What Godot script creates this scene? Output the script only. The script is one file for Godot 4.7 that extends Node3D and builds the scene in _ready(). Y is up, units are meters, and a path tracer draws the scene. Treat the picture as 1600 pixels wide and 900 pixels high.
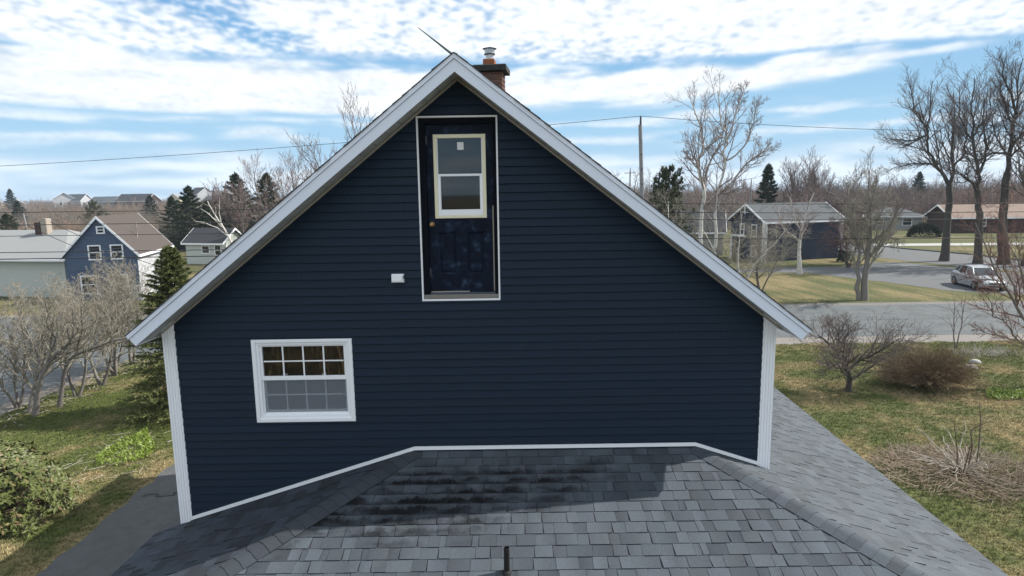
extends Node3D
# A navy gabled house seen from the air, its lower shingled roof in front, a leafless spring neighbourhood behind.

const HC := 6.8
var rng := RandomNumberGenerator.new()
var nz := FastNoiseLite.new()
var M := {}
var T := {}


class MB:
	var v := PackedVector3Array()
	var n := PackedVector3Array()
	var c := PackedColorArray()
	var u := PackedVector2Array()
	var ix := PackedInt32Array()
	var col := Color.WHITE

	func tri(a: Vector3, b: Vector3, d: Vector3) -> void:
		var nn := (b - a).cross(d - a).normalized()
		var k := v.size()
		v.append(a); v.append(b); v.append(d)
		for i in 3:
			n.append(nn); c.append(col); u.append(Vector2.ZERO)
		ix.append(k); ix.append(k + 2); ix.append(k + 1)

	func quad(a: Vector3, b: Vector3, d: Vector3, e: Vector3) -> void:
		var nn := (b - a).cross(e - a)
		if nn.length_squared() < 1e-14:
			nn = (d - b).cross(e - b)
		nn = nn.normalized()
		var k := v.size()
		v.append(a); v.append(b); v.append(d); v.append(e)
		for i in 4:
			n.append(nn); c.append(col)
		u.append(Vector2(0, 0)); u.append(Vector2(1, 0)); u.append(Vector2(1, 1)); u.append(Vector2(0, 1))
		ix.append(k); ix.append(k + 2); ix.append(k + 1)
		ix.append(k); ix.append(k + 3); ix.append(k + 2)

	func poly(p: Array) -> void:
		var nn := Vector3.ZERO
		for i in range(1, p.size() - 1):
			nn += (p[i] - p[0]).cross(p[i + 1] - p[0])
		nn = nn.normalized()
		var k := v.size()
		for q in p:
			v.append(q); n.append(nn); c.append(col); u.append(Vector2.ZERO)
		for i in range(1, p.size() - 1):
			ix.append(k); ix.append(k + i + 1); ix.append(k + i)

	func extrude(p: Array, off: Vector3) -> void:
		var m := p.size()
		var top := []
		var bot := []
		for i in m:
			top.append(p[i] + off)
			bot.append(p[m - 1 - i])
		poly(top)
		poly(bot)
		for i in m:
			var j := (i + 1) % m
			quad(p[i], p[j], p[j] + off, p[i] + off)

	func box(o: Vector3, s: Vector3, b := Basis()) -> void:
		var x := b.x * s.x * 0.5
		var y := b.y * s.y * 0.5
		var z := b.z * s.z * 0.5
		quad(o - x - y + z, o + x - y + z, o + x + y + z, o - x + y + z)
		quad(o + x - y - z, o - x - y - z, o - x + y - z, o + x + y - z)
		quad(o + x - y + z, o + x - y - z, o + x + y - z, o + x + y + z)
		quad(o - x - y - z, o - x - y + z, o - x + y + z, o - x + y - z)
		quad(o - x + y + z, o + x + y + z, o + x + y - z, o - x + y - z)
		quad(o - x - y - z, o + x - y - z, o + x - y + z, o - x - y + z)

	# box with its front (+z) edges chamfered
	func slab(o: Vector3, s: Vector3, ch: float, b := Basis()) -> void:
		var x := b.x * s.x * 0.5
		var y := b.y * s.y * 0.5
		var z := b.z * s.z * 0.5
		var cx := b.x * ch
		var cy := b.y * ch
		var cz := b.z * ch
		var f := [o - x - y + z + cx + cy, o + x - y + z - cx + cy, o + x + y + z - cx - cy, o - x + y + z + cx - cy]
		var g := [o - x - y + z - cz, o + x - y + z - cz, o + x + y + z - cz, o - x + y + z - cz]
		var h := [o - x - y - z, o + x - y - z, o + x + y - z, o - x + y - z]
		quad(f[0], f[1], f[2], f[3])
		for i in 4:
			var j := (i + 1) % 4
			quad(g[i], g[j], f[j], f[i])
			quad(h[i], h[j], g[j], g[i])
		quad(h[1], h[0], h[3], h[2])

	func tube(p: PackedVector3Array, r: PackedFloat32Array, sides: int, cap := false) -> void:
		var m := p.size()
		var k := v.size()
		var ref := Vector3(0.31, 0.13, 0.94)
		for i in m:
			var t := (p[mini(i + 1, m - 1)] - p[maxi(i - 1, 0)]).normalized()
			var a := t.cross(ref)
			if a.length_squared() < 0.01:
				a = t.cross(Vector3(0.9, 0.3, -0.3))
			a = a.normalized()
			var b := t.cross(a)
			ref = a.cross(t)
			for s in sides:
				var w := TAU * s / sides
				var d := a * cos(w) + b * sin(w)
				v.append(p[i] + d * r[i]); n.append(d); c.append(col); u.append(Vector2(float(s) / sides, i))
		for i in m - 1:
			for s in sides:
				var s2 := (s + 1) % sides
				var q0 := k + i * sides + s
				var q1 := k + i * sides + s2
				var q2 := q1 + sides
				var q3 := q0 + sides
				ix.append(q0); ix.append(q2); ix.append(q1)
				ix.append(q0); ix.append(q3); ix.append(q2)
		if cap:
			var top := []
			var bot := []
			for s in sides:
				top.append(v[k + (m - 1) * sides + s])
				bot.append(v[k + sides - 1 - s])
			poly(top)
			poly(bot)

	# profile of (radius, height) turned round the y axis
	func lathe(prof: Array, at: Vector3, sides := 20) -> void:
		for i in prof.size() - 1:
			var a: Vector2 = prof[i]
			var b: Vector2 = prof[i + 1]
			for s in sides:
				var w0 := TAU * s / sides
				var w1 := TAU * (s + 1) / sides
				var d0 := Vector3(cos(w0), 0, -sin(w0))
				var d1 := Vector3(cos(w1), 0, -sin(w1))
				quad(at + d0 * a.x + Vector3.UP * a.y, at + d1 * a.x + Vector3.UP * a.y, at + d1 * b.x + Vector3.UP * b.y, at + d0 * b.x + Vector3.UP * b.y)

	func mesh() -> ArrayMesh:
		var am := ArrayMesh.new()
		var arr := []
		arr.resize(Mesh.ARRAY_MAX)
		arr[Mesh.ARRAY_VERTEX] = v
		arr[Mesh.ARRAY_NORMAL] = n
		arr[Mesh.ARRAY_COLOR] = c
		arr[Mesh.ARRAY_TEX_UV] = u
		arr[Mesh.ARRAY_INDEX] = ix
		am.add_surface_from_arrays(Mesh.PRIMITIVE_TRIANGLES, arr)
		return am


# ---------------------------------------------------------------- naming and parenting
func thing(called: String, label: String, category: String, at := Vector3.ZERO, turn := 0.0, group := "") -> Node3D:
	var o := Node3D.new()
	o.name = called
	add_child(o, true)
	o.position = at
	o.rotation.y = turn
	o.set_meta("label", label)
	o.set_meta("category", category)
	if group:
		o.set_meta("group", group)
	return o


func put(parent: Node3D, called: String, mesh: Mesh, mat: Material, at := Vector3.ZERO) -> MeshInstance3D:
	var o := MeshInstance3D.new()
	o.name = called
	o.mesh = mesh
	o.material_override = mat
	o.position = at
	parent.add_child(o, true)
	return o


# a part whose mesh is given in the scene's own coordinates, under a root that is not turned
func part(root: Node3D, called: String, mb: MB, mat: Material, under: Node3D = null) -> MeshInstance3D:
	return put(under if under else root, called, mb.mesh(), mat, Vector3.ZERO if under else -root.position)


func structure(called: String, mb: MB, mat: Material, label: String, category: String) -> MeshInstance3D:
	var o := put(self, called, mb.mesh(), mat)
	o.set_meta("kind", "structure")
	o.set_meta("label", label)
	o.set_meta("category", category)
	return o


func masses(called: String, mesh: Mesh, mat: Material, where: Array, tints: Array, label: String, category: String) -> void:
	var mm := MultiMesh.new()
	mm.transform_format = MultiMesh.TRANSFORM_3D
	mm.use_colors = true
	mm.mesh = mesh
	mm.instance_count = where.size()
	for i in where.size():
		mm.set_instance_transform(i, where[i])
		mm.set_instance_color(i, tints[i])
	var o := MultiMeshInstance3D.new()
	o.name = called
	o.multimesh = mm
	o.material_override = mat
	o.set_meta("kind", "stuff")
	o.set_meta("label", label)
	o.set_meta("category", category)
	add_child(o, true)


# ---------------------------------------------------------------- materials
func noise_tex(freq: float, lo: float, hi: float, normal := 0.0, kind := FastNoiseLite.TYPE_SIMPLEX_SMOOTH, sd := 1, size := 512) -> NoiseTexture2D:
	var f := FastNoiseLite.new()
	f.noise_type = kind
	f.frequency = freq
	f.seed = sd
	f.fractal_octaves = 5
	f.fractal_gain = 0.6
	var t := NoiseTexture2D.new()
	t.width = size
	t.height = size
	t.seamless = true
	t.noise = f
	if normal > 0.0:
		t.as_normal_map = true
		t.bump_strength = normal
	else:
		var g := Gradient.new()
		g.set_color(0, Color(lo, lo, lo))
		g.set_color(1, Color(hi, hi, hi))
		g.set_offset(0, 0.15)
		g.set_offset(1, 0.85)
		t.color_ramp = g
	return t


func ramp_tex(freq: float, stops: Array, cols: Array, sd := 1, size := 512) -> NoiseTexture2D:
	var t := noise_tex(freq, 0, 1, 0.0, FastNoiseLite.TYPE_SIMPLEX_SMOOTH, sd, size)
	var g := Gradient.new()
	g.offsets = PackedFloat32Array(stops)
	g.colors = PackedColorArray(cols)
	t.color_ramp = g
	return t


# col: a real-world (linear) base colour
func mat(col: Color, rough := 0.8, tex: Texture2D = null, scale := 1.0, nrm: Texture2D = null, nstr := 0.5, vcol := false) -> StandardMaterial3D:
	var m := StandardMaterial3D.new()
	m.albedo_color = col.linear_to_srgb()
	m.roughness = rough
	m.vertex_color_use_as_albedo = vcol
	if tex:
		m.albedo_texture = tex
	if nrm:
		m.normal_enabled = true
		m.normal_texture = nrm
		m.normal_scale = nstr
	if tex or nrm:
		m.uv1_triplanar = true
		m.uv1_scale = Vector3.ONE * scale
	return m


func lin(r: float, g: float, b: float) -> Color:
	return Color(r, g, b)


func P(x: float, y: float, z: float) -> Vector3:   # x to the right, y above the eye, z ahead
	return Vector3(x, y + HC, -z)


func rnd(a: float, b: float) -> float:
	return rng.randf_range(a, b)


func rdir() -> Vector3:
	return Vector3(rnd(-1, 1), rnd(-1, 1), rnd(-1, 1))


# ---------------------------------------------------------------- light, sky, camera
const SUN_DIR := Vector3(-1.86, -1.83, 0.42)


func make_sky() -> Image:
	var w := 2560
	var h := 1280
	var im := Image.create(w, h, false, Image.FORMAT_RGBF)
	im.fill(Color(0.13, 0.13, 0.10))
	var a1 := FastNoiseLite.new()
	a1.seed = 7
	a1.frequency = 1.0
	a1.fractal_octaves = 4
	var a2 := FastNoiseLite.new()
	a2.seed = 21
	a2.frequency = 1.0
	a2.fractal_octaves = 3
	a2.fractal_gain = 0.55
	var row := 0
	while row < h / 2:
		var el0 := 90.0 - 180.0 * (row + 0.5) / h
		var step := 4 if el0 > 32.0 else 1
		var el := 90.0 - 180.0 * (row + step * 0.5) / h
		var sy := sin(deg_to_rad(el))
		var cy := cos(deg_to_rad(el))
		var colm := 0
		while colm < w:
			var az := wrapf((colm + step * 0.5) / w * TAU, -PI, PI)
			var dx := sin(az) * cy
			var dz := -cos(az) * cy
			# the clear air
			var t := clampf(el / 16.0, 0.0, 1.0)
			var blue := Color(0.53, 0.71, 0.88).lerp(Color(0.40, 0.66, 0.89), clampf(el / 5.0, 0, 1))
			blue = blue.lerp(Color(0.15, 0.40, 0.74), smoothstep(5.0, 17.0, el))
			blue = blue.lerp(Color(0.05, 0.16, 0.42), smoothstep(17.0, 80.0, el))
			# high cloud laid out on a plane far above
			var hgt := sy + 0.035
			var qx := dx / hgt
			var qz := dz / hgt
			var warp := a1.get_noise_3d(dx * 1.6, sy * 9.0, dz * 1.6)
			var wisp := a1.get_noise_3d(dx * 5.0 + 9.0, sy * 40.0, dz * 5.0)
			var cell := a2.get_noise_2d(qx * 9.5, qz * 7.0)
			var broad := a1.get_noise_2d(qx * 0.55 + 3.0, qz * 0.45)
			var puff := a1.get_noise_2d(qx * 2.2, qz * 1.6 + 5.0)
			var ee := el + 1.5 * warp
			var deg := rad_to_deg(az)
			var cov := 0.0
			# mackerel sheet, broken towards the zenith, its cover overhead raised as fill light
			var sheet := smoothstep(10.4, 11.6, ee) * (1.0 - 0.15 * smoothstep(30.0, 60.0, ee))
			cov = sheet * clampf(0.95 + 0.66 * cell + 0.45 * broad + 0.40 * puff, 0.0, 1.0)
			# the smooth bank under it
			var top := 10.9 + 0.5 * puff - 0.45 * smoothstep(-8.0, 6.0, deg) + 0.9 * wisp
			var low := 6.7 + 0.9 * smoothstep(-12.0, 2.0, deg) + 2.7 * smoothstep(18.0, 40.0, absf(deg) if deg > 0.0 else 0.0) * (1.0 - smoothstep(60.0, 100.0, absf(deg))) + 0.9 * wisp
			var eb := el + 0.5 * warp
			var bank := smoothstep(low - 0.6, low + 0.9, eb) * (1.0 - smoothstep(top - 0.5, top + 0.7, eb))
			cov = maxf(cov, bank * clampf(0.93 + 0.35 * wisp + 0.25 * puff, 0.0, 1.0))
			# thin streaks and the pale veil low down
			var streak := exp(-pow((ee - 4.7 + 0.5 * wisp) / 0.6, 2.0)) * clampf(0.35 + 0.9 * broad, 0.0, 0.55)
			var streak2 := exp(-pow((ee - 6.1) / 0.5, 2.0)) * clampf(0.25 + 1.5 * wisp, 0.0, 0.6)
			var veil := (1.0 - smoothstep(2.2, 4.4, ee)) * clampf(0.58 + 0.9 * wisp + 0.3 * sin(az + 0.3), 0.0, 0.85)
			cov = maxf(cov, maxf(maxf(streak, streak2), veil * 0.85))
			# an open lane of blue in the sheet, to the upper left
			var lane := absf((el - 12.6) + (deg + 17.5) * 0.235 + 1.3 * puff)
			cov *= 1.0 - 0.92 * exp(-pow(lane / 1.15, 2.0)) * smoothstep(-44.0, -34.0, deg) * (1.0 - smoothstep(-19.5, -14.5, deg)) * clampf(0.85 - 0.9 * cell, 0.0, 1.0)
			var shade := clampf(0.93 + 0.16 * cell + 0.10 * puff + 0.06 * wisp, 0.70, 1.02)
			var cloud := Color(0.86 * shade, 0.905 * shade, 0.95 * shade)
			cloud = cloud.lerp(Color(0.78, 0.87, 0.95), 1.0 - smoothstep(1.0, 5.0, el))
			if el > 26.0:
				cloud = cloud.lerp(Color(0.80, 0.86, 0.94), smoothstep(26.0, 50.0, el))
			var out := (blue * 0.69).lerp(cloud * 0.83, smoothstep(0.0, 1.0, clampf(cov, 0.0, 1.0)))
			if step == 1:
				im.set_pixel(colm, row, out)
			else:
				im.fill_rect(Rect2i(colm, row, step, step), out)
			colm += step
		row += step
	return im


func stage() -> void:
	var cam := Camera3D.new()
	cam.name = "camera"
	cam.position = Vector3(0, HC, 0)
	cam.basis = Basis(Vector3.RIGHT, deg_to_rad(-8.57)) * Basis(Vector3.BACK, deg_to_rad(-0.85))
	cam.fov = rad_to_deg(2.0 * atan(450.0 / 970.0))
	cam.near = 0.1
	cam.far = 4000.0
	add_child(cam)
	cam.current = true
	var pan := PanoramaSkyMaterial.new()
	pan.panorama = ImageTexture.create_from_image(make_sky())
	var sk := Sky.new()
	sk.sky_material = pan
	var env := Environment.new()
	env.background_mode = Environment.BG_SKY
	env.sky = sk
	env.background_energy_multiplier = 1.0
	env.tonemap_mode = Environment.TONE_MAPPER_LINEAR
	env.tonemap_exposure = 1.5
	env.sdfgi_enabled = true
	env.ssao_enabled = true
	env.ssil_enabled = true
	env.fog_enabled = true
	env.fog_density = 0.00025
	env.fog_light_color = Color(0.78, 0.87, 0.96)
	var we := WorldEnvironment.new()
	we.name = "surroundings"
	we.environment = env
	add_child(we)
	var sun := DirectionalLight3D.new()
	sun.name = "sun"
	sun.light_energy = 1.5
	sun.light_color = Color(1.0, 0.97, 0.93)
	sun.light_angular_distance = 0.5
	sun.shadow_enabled = true
	sun.basis = Basis.looking_at(SUN_DIR.normalized())
	add_child(sun)


func materials() -> void:
	T.fine = noise_tex(0.05, 0.72, 1.0, 0.0, FastNoiseLite.TYPE_SIMPLEX_SMOOTH, 3)
	T.soft = noise_tex(0.012, 0.8, 1.0, 0.0, FastNoiseLite.TYPE_SIMPLEX_SMOOTH, 5)
	T.grain = noise_tex(0.22, 0.55, 1.0, 0.0, FastNoiseLite.TYPE_VALUE, 9)
	T.fine_n = noise_tex(0.06, 0, 1, 6.0, FastNoiseLite.TYPE_SIMPLEX_SMOOTH, 4)
	T.soft_n = noise_tex(0.015, 0, 1, 5.0, FastNoiseLite.TYPE_SIMPLEX_SMOOTH, 8)
	T.grain_n = noise_tex(0.2, 0, 1, 5.0, FastNoiseLite.TYPE_VALUE, 10)
	M.siding = mat(lin(0.0130, 0.0290, 0.056), 0.55, T.fine, 1.3, T.soft_n, 0.25, true)
	M.siding.metallic_specular = 0.3
	M.white_vinyl = mat(lin(0.86, 0.89, 0.93), 0.4)
	M.fascia = mat(lin(0.72, 0.79, 0.91), 0.45)
	M.soffit = mat(lin(0.60, 0.63, 0.64), 0.6, T.soft, 1.0)
	M.cream = mat(lin(0.78, 0.75, 0.56), 0.5)
	M.tan_trim = mat(lin(0.45, 0.42, 0.37), 0.55, T.fine, 2.0)
	M.jamb = mat(lin(0.005, 0.007, 0.013), 0.7, T.fine, 2.0)
	M.jamb.metallic_specular = 0.2
	M.door = mat(lin(0.62, 0.66, 0.72), 0.55, ramp_tex(0.010, [0.0, 0.5, 0.66, 0.85, 1.0], [Color(0.05, 0.08, 0.14), Color(0.075, 0.12, 0.19), Color(0.115, 0.17, 0.25), Color(0.21, 0.28, 0.36), Color(0.32, 0.39, 0.46)], 14), 0.9, T.fine_n, 0.25)
	M.door_edge = mat(lin(0.11, 0.15, 0.22), 0.6, T.grain, 1.5)
	M.door.metallic_specular = 0.25
	M.brass = mat(lin(0.45, 0.28, 0.12), 0.35)
	M.brass.metallic = 0.8
	M.sill = mat(lin(0.27, 0.26, 0.235), 0.7, T.fine, 2.5)
	M.shingle = mat(lin(1, 1, 1), 0.92, T.grain, 3.2, T.grain_n, 0.7, true)
	M.cap = mat(lin(1, 1, 1), 0.92, T.grain, 3.2, T.grain_n, 0.6, true)
	M.dark_roof = mat(lin(0.09, 0.095, 0.105), 0.9, T.grain, 3.0, T.grain_n, 0.5)
	M.black_pipe = mat(lin(0.008, 0.008, 0.009), 0.45)
	M.rubber = mat(lin(0.018, 0.017, 0.017), 0.8, T.fine, 4.0)
	M.brick = mat(lin(0.20, 0.095, 0.065), 0.85, T.fine, 6.0, T.grain_n, 0.6, true)
	M.mortar = mat(lin(0.27, 0.25, 0.23), 0.9, T.fine, 6.0)
	M.mossy = mat(lin(0.055, 0.062, 0.058), 0.95, ramp_tex(0.03, [0.0, 0.5, 1.0], [Color(0.5, 0.55, 0.5), Color(0.75, 0.75, 0.75), Color(1, 1, 1)], 31), 1.5, T.fine_n, 0.8)
	M.clay = mat(lin(0.36, 0.125, 0.055), 0.8, T.fine, 4.0)
	M.steel = mat(lin(0.55, 0.57, 0.6), 0.35, T.soft, 3.0)
	M.steel.metallic = 0.7
	M.dark_steel = mat(lin(0.06, 0.065, 0.075), 0.5)
	M.rod = mat(lin(0.05, 0.085, 0.08), 0.4)
	M.interior = mat(lin(0.03, 0.029, 0.028), 0.9)
	M.glass = StandardMaterial3D.new()
	M.glass.albedo_color = Color(0.05, 0.06, 0.07, 0.22)
	M.glass.transparency = BaseMaterial3D.TRANSPARENCY_ALPHA
	M.glass.roughness = 0.02
	M.glass.metallic_specular = 0.9
	M.dark_glass = mat(lin(0.012, 0.014, 0.018), 0.06)
	M.dark_glass.metallic_specular = 0.8
	M.screen = StandardMaterial3D.new()
	M.screen.albedo_color = Color(0.49, 0.52, 0.56, 0.62)
	M.screen.transparency = BaseMaterial3D.TRANSPARENCY_ALPHA
	M.screen.roughness = 0.9
	M.sticker = mat(lin(0.7, 0.72, 0.74), 0.6)
	# ground
	M.ground = mat(lin(1, 1, 1), 1.0, ramp_tex(0.03, [0.0, 0.35, 0.6, 1.0], [Color(0.50, 0.55, 0.42), Color(0.74, 0.75, 0.66), Color(0.90, 0.88, 0.82), Color(1.0, 0.97, 0.93)], 17), 0.33, T.fine_n, 1.0, true)
	M.ground.detail_enabled = true
	M.ground.detail_albedo = T.grain
	M.ground.detail_blend_mode = BaseMaterial3D.BLEND_MODE_MUL
	M.grass = mat(lin(1, 1, 1), 0.9, null, 1.0, null, 0.5, true)
	M.asphalt = mat(lin(0.088, 0.092, 0.095), 0.9, ramp_tex(0.02, [0.0, 0.4, 0.7, 1.0], [Color(0.84, 0.84, 0.84), Color(0.92, 0.92, 0.92), Color(0.96, 0.96, 0.96), Color(1, 1, 1)], 23), 0.22, T.grain_n, 0.4)
	M.lot = mat(lin(0.155, 0.167, 0.174), 0.85, T.grain, 0.5, T.grain_n, 0.4)
	M.road = mat(lin(0.100, 0.115, 0.122), 0.85, ramp_tex(0.012, [0.0, 0.4, 0.7, 1.0], [Color(0.74, 0.74, 0.74), Color(0.88, 0.88, 0.88), Color(0.95, 0.95, 0.95), Color(1, 1, 1)], 29), 0.12, T.grain_n, 0.3)
	M.gravel = mat(lin(0.33, 0.31, 0.285), 0.95, T.grain, 1.2, T.grain_n, 1.0)
	M.concrete = mat(lin(0.45, 0.45, 0.43), 0.9, T.fine, 0.5)
	M.soil = mat(lin(0.095, 0.066, 0.045), 1.0, T.grain, 1.5, T.fine_n, 1.0)
	# plants
	M.bark_grey = mat(lin(0.27, 0.25, 0.225), 0.95, T.fine, 1.5, T.fine_n, 1.2)
	M.bark_dark = mat(lin(0.105, 0.095, 0.083), 0.95, T.fine, 0.8, T.fine_n, 1.2)
	M.bark_brown = mat(lin(0.15, 0.115, 0.09), 0.95, T.fine, 1.5)
	M.twig_grey = mat(lin(0.265, 0.245, 0.20), 0.95)
	M.twig_dark = mat(lin(0.14, 0.115, 0.105), 0.95)
	M.twig_red = mat(lin(0.20, 0.115, 0.095), 0.9)
	M.twig_olive = mat(lin(0.20, 0.145, 0.085), 0.9)
	M.twig_pale = mat(lin(0.40, 0.37, 0.32), 0.9)
	M.birch = mat(lin(0.78, 0.77, 0.75), 0.8, ramp_tex(0.03, [0.0, 0.34, 0.42, 1.0], [Color(0.22, 0.2, 0.19), Color(0.55, 0.52, 0.5), Color(0.9, 0.9, 0.88), Color(1, 1, 1)], 41), 0.9)
	M.birch_limb = mat(lin(0.42, 0.385, 0.36), 0.85, T.fine, 1.0)
	M.needle = mat(lin(1, 1, 1), 0.75, null, 1.0, null, 0.5, true)
	M.leaf = mat(lin(1, 1, 1), 0.5, null, 1.0, null, 0.5, true)
	M.woods = mat(lin(1, 1, 1), 0.95, null, 1.0, null, 0.5, true)
	M.wood_pole = mat(lin(0.34, 0.345, 0.355), 0.9, T.fine, 1.5, T.fine_n, 0.8)
	M.wire = mat(lin(0.02, 0.02, 0.022), 0.7)
	M.stone = mat(lin(0.36, 0.34, 0.32), 0.9, T.fine, 3.0, T.fine_n, 1.0)


# ---------------------------------------------------------------- the house
const WZ := 7.5                 # the gable wall's distance
const LAP := 0.1016


func gable_left(y: float) -> float:
	return -0.6 - (1.347 - y) / 0.795


func gable_right(y: float) -> float:
	return -0.6 + (1.347 - y) / 0.775


func build_house() -> void:
	var house := thing("house", "navy lap-sided house with steep white-trimmed gable, upper door and grey shingled lower roof", "house", Vector3(-0.5, 0, -11.0))
	house_wall(house)
	house_roof(house)
	house_door(house)
	house_window(house)
	house_trim(house)
	var ceil_ := MB.new()
	for q in [[-0.6, 1.20, -4.2, -1.66], [-0.6, 1.20, 3.1, -1.67]]:
		var a := P(q[0], q[1], 7.65)
		var b := P(q[2], q[3], 7.65)
		ceil_.quad(a, b, b + Vector3(0, 0, -1.05), a + Vector3(0, 0, -1.05))
		ceil_.tri(P(-0.6, 1.2, 8.58), P(q[2], q[3], 8.58), P(-0.6, q[3], 8.58))
	part(house, "inner_ceiling", ceil_, M.interior)
	house_chimney(house)
	lower_roof(house)


func house_wall(house: Node3D) -> void:
	var door := [-1.098, -0.143, -1.275, 0.922]
	var win := [-3.229, -1.987, -2.790, -1.727]
	# the structural wall, in columns beside, under and over the openings
	var w := MB.new()
	var xs := [-4.30, -3.229, -1.987, -1.098, -0.6, -0.143, 3.22]
	for i in xs.size() - 1:
		var a: float = xs[i]
		var b: float = xs[i + 1]
		var ta := 1.347 - (0.795 * (-0.6 - a) if a < -0.6 else 0.775 * (a + 0.6))
		var tb := 1.347 - (0.795 * (-0.6 - b) if b < -0.6 else 0.775 * (b + 0.6))
		var cuts := []
		for o in [door, win]:
			if a >= o[0] - 0.001 and b <= o[1] + 0.001:
				cuts = [o[2], o[3]]
		if cuts.size():
			w.extrude([P(a, -6.8, WZ + 0.13), P(b, -6.8, WZ + 0.13), P(b, cuts[0], WZ + 0.13), P(a, cuts[0], WZ + 0.13)], Vector3(0, 0, 0.115))
			w.extrude([P(a, cuts[1], WZ + 0.13), P(b, cuts[1], WZ + 0.13), P(b, tb, WZ + 0.13), P(a, ta, WZ + 0.13)], Vector3(0, 0, 0.115))
		else:
			w.extrude([P(a, -6.8, WZ + 0.13), P(b, -6.8, WZ + 0.13), P(b, tb, WZ + 0.13), P(a, ta, WZ + 0.13)], Vector3(0, 0, 0.115))
	# the sides and the far gable
	w.box(Vector3(-4.24, HC - 4.2, -11.6), Vector3(0.12, 5.3, 7.9))
	w.box(Vector3(3.16, HC - 4.2, -11.6), Vector3(0.12, 5.3, 7.9))
	w.extrude([P(-4.30, -6.8, 15.6), P(3.22, -6.8, 15.6), P(3.22, -1.6, 15.6), P(-0.6, 1.347, 15.6), P(-4.30, -1.6, 15.6)], Vector3(0, 0, 0.12))
	# an upper floor
	w.box(Vector3(-0.54, HC - 3.95, -11.55), Vector3(7.2, 0.2, 7.7))
	var iw := MB.new()
	iw.extrude([P(-4.17, -3.85, 8.7), P(3.09, -3.85, 8.7), P(3.09, -1.72, 8.7), P(-0.6, 1.22, 8.7), P(-4.17, -1.72, 8.7)], Vector3(0, 0, 0.1))
	part(house, "added_partition", iw, M.interior)  # added near-black partition, keeps the room behind the glass dark
	var wall := part(house, "wall", w, M.siding)
	# the laps, one course at a time
	var k := 0
	var y0 := -4.24
	while y0 < 1.30:
		var y1 := y0 + LAP
		var brk := [y0, y1]
		for o in [door, win]:
			for e in [o[2], o[3]]:
				if e > y0 + 0.004 and e < y1 - 0.004:
					brk.append(e)
		brk.sort()
		var tilt := 0.0012 * sin(k * 1.9) + rnd(-0.0008, 0.0008)
		for i in brk.size() - 1:
			var a: float = brk[i]
			var b: float = brk[i + 1]
			var mid := (a + b) * 0.5
			var spans := [[-9.0, 9.0]]
			for o in [door, win]:
				if mid > o[2] and mid < o[3]:
					var nx := []
					for s in spans:
						nx.append([s[0], o[0]])
						nx.append([o[1], s[1]])
					spans = nx
			var parts := []
			for s in spans:
				var cut: float = [-1.75, 0.55, -0.6, 1.7, -2.6, 2.3, 0.05][(k / 2 * 3) % 7]
				if cut > maxf(s[0], gable_left(b)) + 0.4 and cut < minf(s[1], gable_right(b)) - 0.4:
					parts.append([s[0], cut, 0.0])
					parts.append([cut + 0.0015, s[1], 0.0022])
				else:
					parts.append([s[0], s[1], 0.0])
			for s in parts:
				var la := maxf(maxf(s[0], -4.168), gable_left(a))
				var lb := maxf(maxf(s[0], -4.168), gable_left(b))
				var ra := minf(minf(s[1], 3.092), gable_right(a))
				var rb := minf(minf(s[1], 3.092), gable_right(b))
				if ra - la < 0.03:
					continue
				lb = minf(lb, ra)
				rb = maxf(rb, lb + 0.002)
				var m := MB.new()
				var tone := rnd(0.93, 1.0)
				m.col = Color(tone, tone, tone * rnd(0.98, 1.02))
				var seg := maxi(1, int((ra - la) / 0.6))
				for g in seg:
					var t0 := float(g) / seg
					var t1 := float(g + 1) / seg
					var za := WZ - 0.003 - 0.021 * (y1 - a) / LAP
					var zb := WZ - 0.003 - 0.021 * (y1 - b) / LAP
					var w0 := 0.0011 * sin(7.0 * lerpf(la, ra, t0) + k * 1.3) + tilt
					var w1 := 0.0011 * sin(7.0 * lerpf(la, ra, t1) + k * 1.3) + tilt
					var dy0 := 0.0013 * sin(2.3 * lerpf(la, ra, t0) + k * 0.9)
					var dy1 := 0.0013 * sin(2.3 * lerpf(la, ra, t1) + k * 0.9)
					var st: float = s[2]
					var p0 := P(lerpf(la, ra, t0), a + dy0, za + w0 + st)
					var p1 := P(lerpf(la, ra, t1), a + dy1, za + w1 + st)
					var p2 := P(lerpf(lb, rb, t1), b + dy1, zb + st)
					var p3 := P(lerpf(lb, rb, t0), b + dy0, zb + st)
					m.quad(p0, p1, p2, p3)
					# rolled butt edge and its underside
					var q0 := p0 + Vector3(0, -0.005, -0.007)
					var q1 := p1 + Vector3(0, -0.005, -0.007)
					m.quad(q0, q1, p1, p0)
					m.quad(P(p0.x, a + dy0 - 0.003, WZ + 0.005), P(p1.x, a + dy1 - 0.003, WZ + 0.005), q1, q0)
				put(wall, "siding_lap", m.mesh(), M.siding)
		y0 = y1
		k += 1


func rake_point(side: int, s: float, drop: float, z: float) -> Vector3:
	# s runs 0..1 from the apex to the eave tip; drop is measured square to the slope
	var dir := Vector2(-3.93, -3.123) if side < 0 else Vector2(4.098, -3.168)
	var ln := dir.length()
	var u := dir / ln
	var nrm := Vector2(u.y, -u.x) if side < 0 else Vector2(-u.y, u.x)
	nrm = nrm if nrm.y < 0 else -nrm
	var q := Vector2(-0.6, 1.549) + dir * s + nrm * drop
	if s == 0.0:
		q = Vector2(-0.6, 1.549 - drop / absf(u.x))
	return P(q.x, q.y, z)


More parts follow.
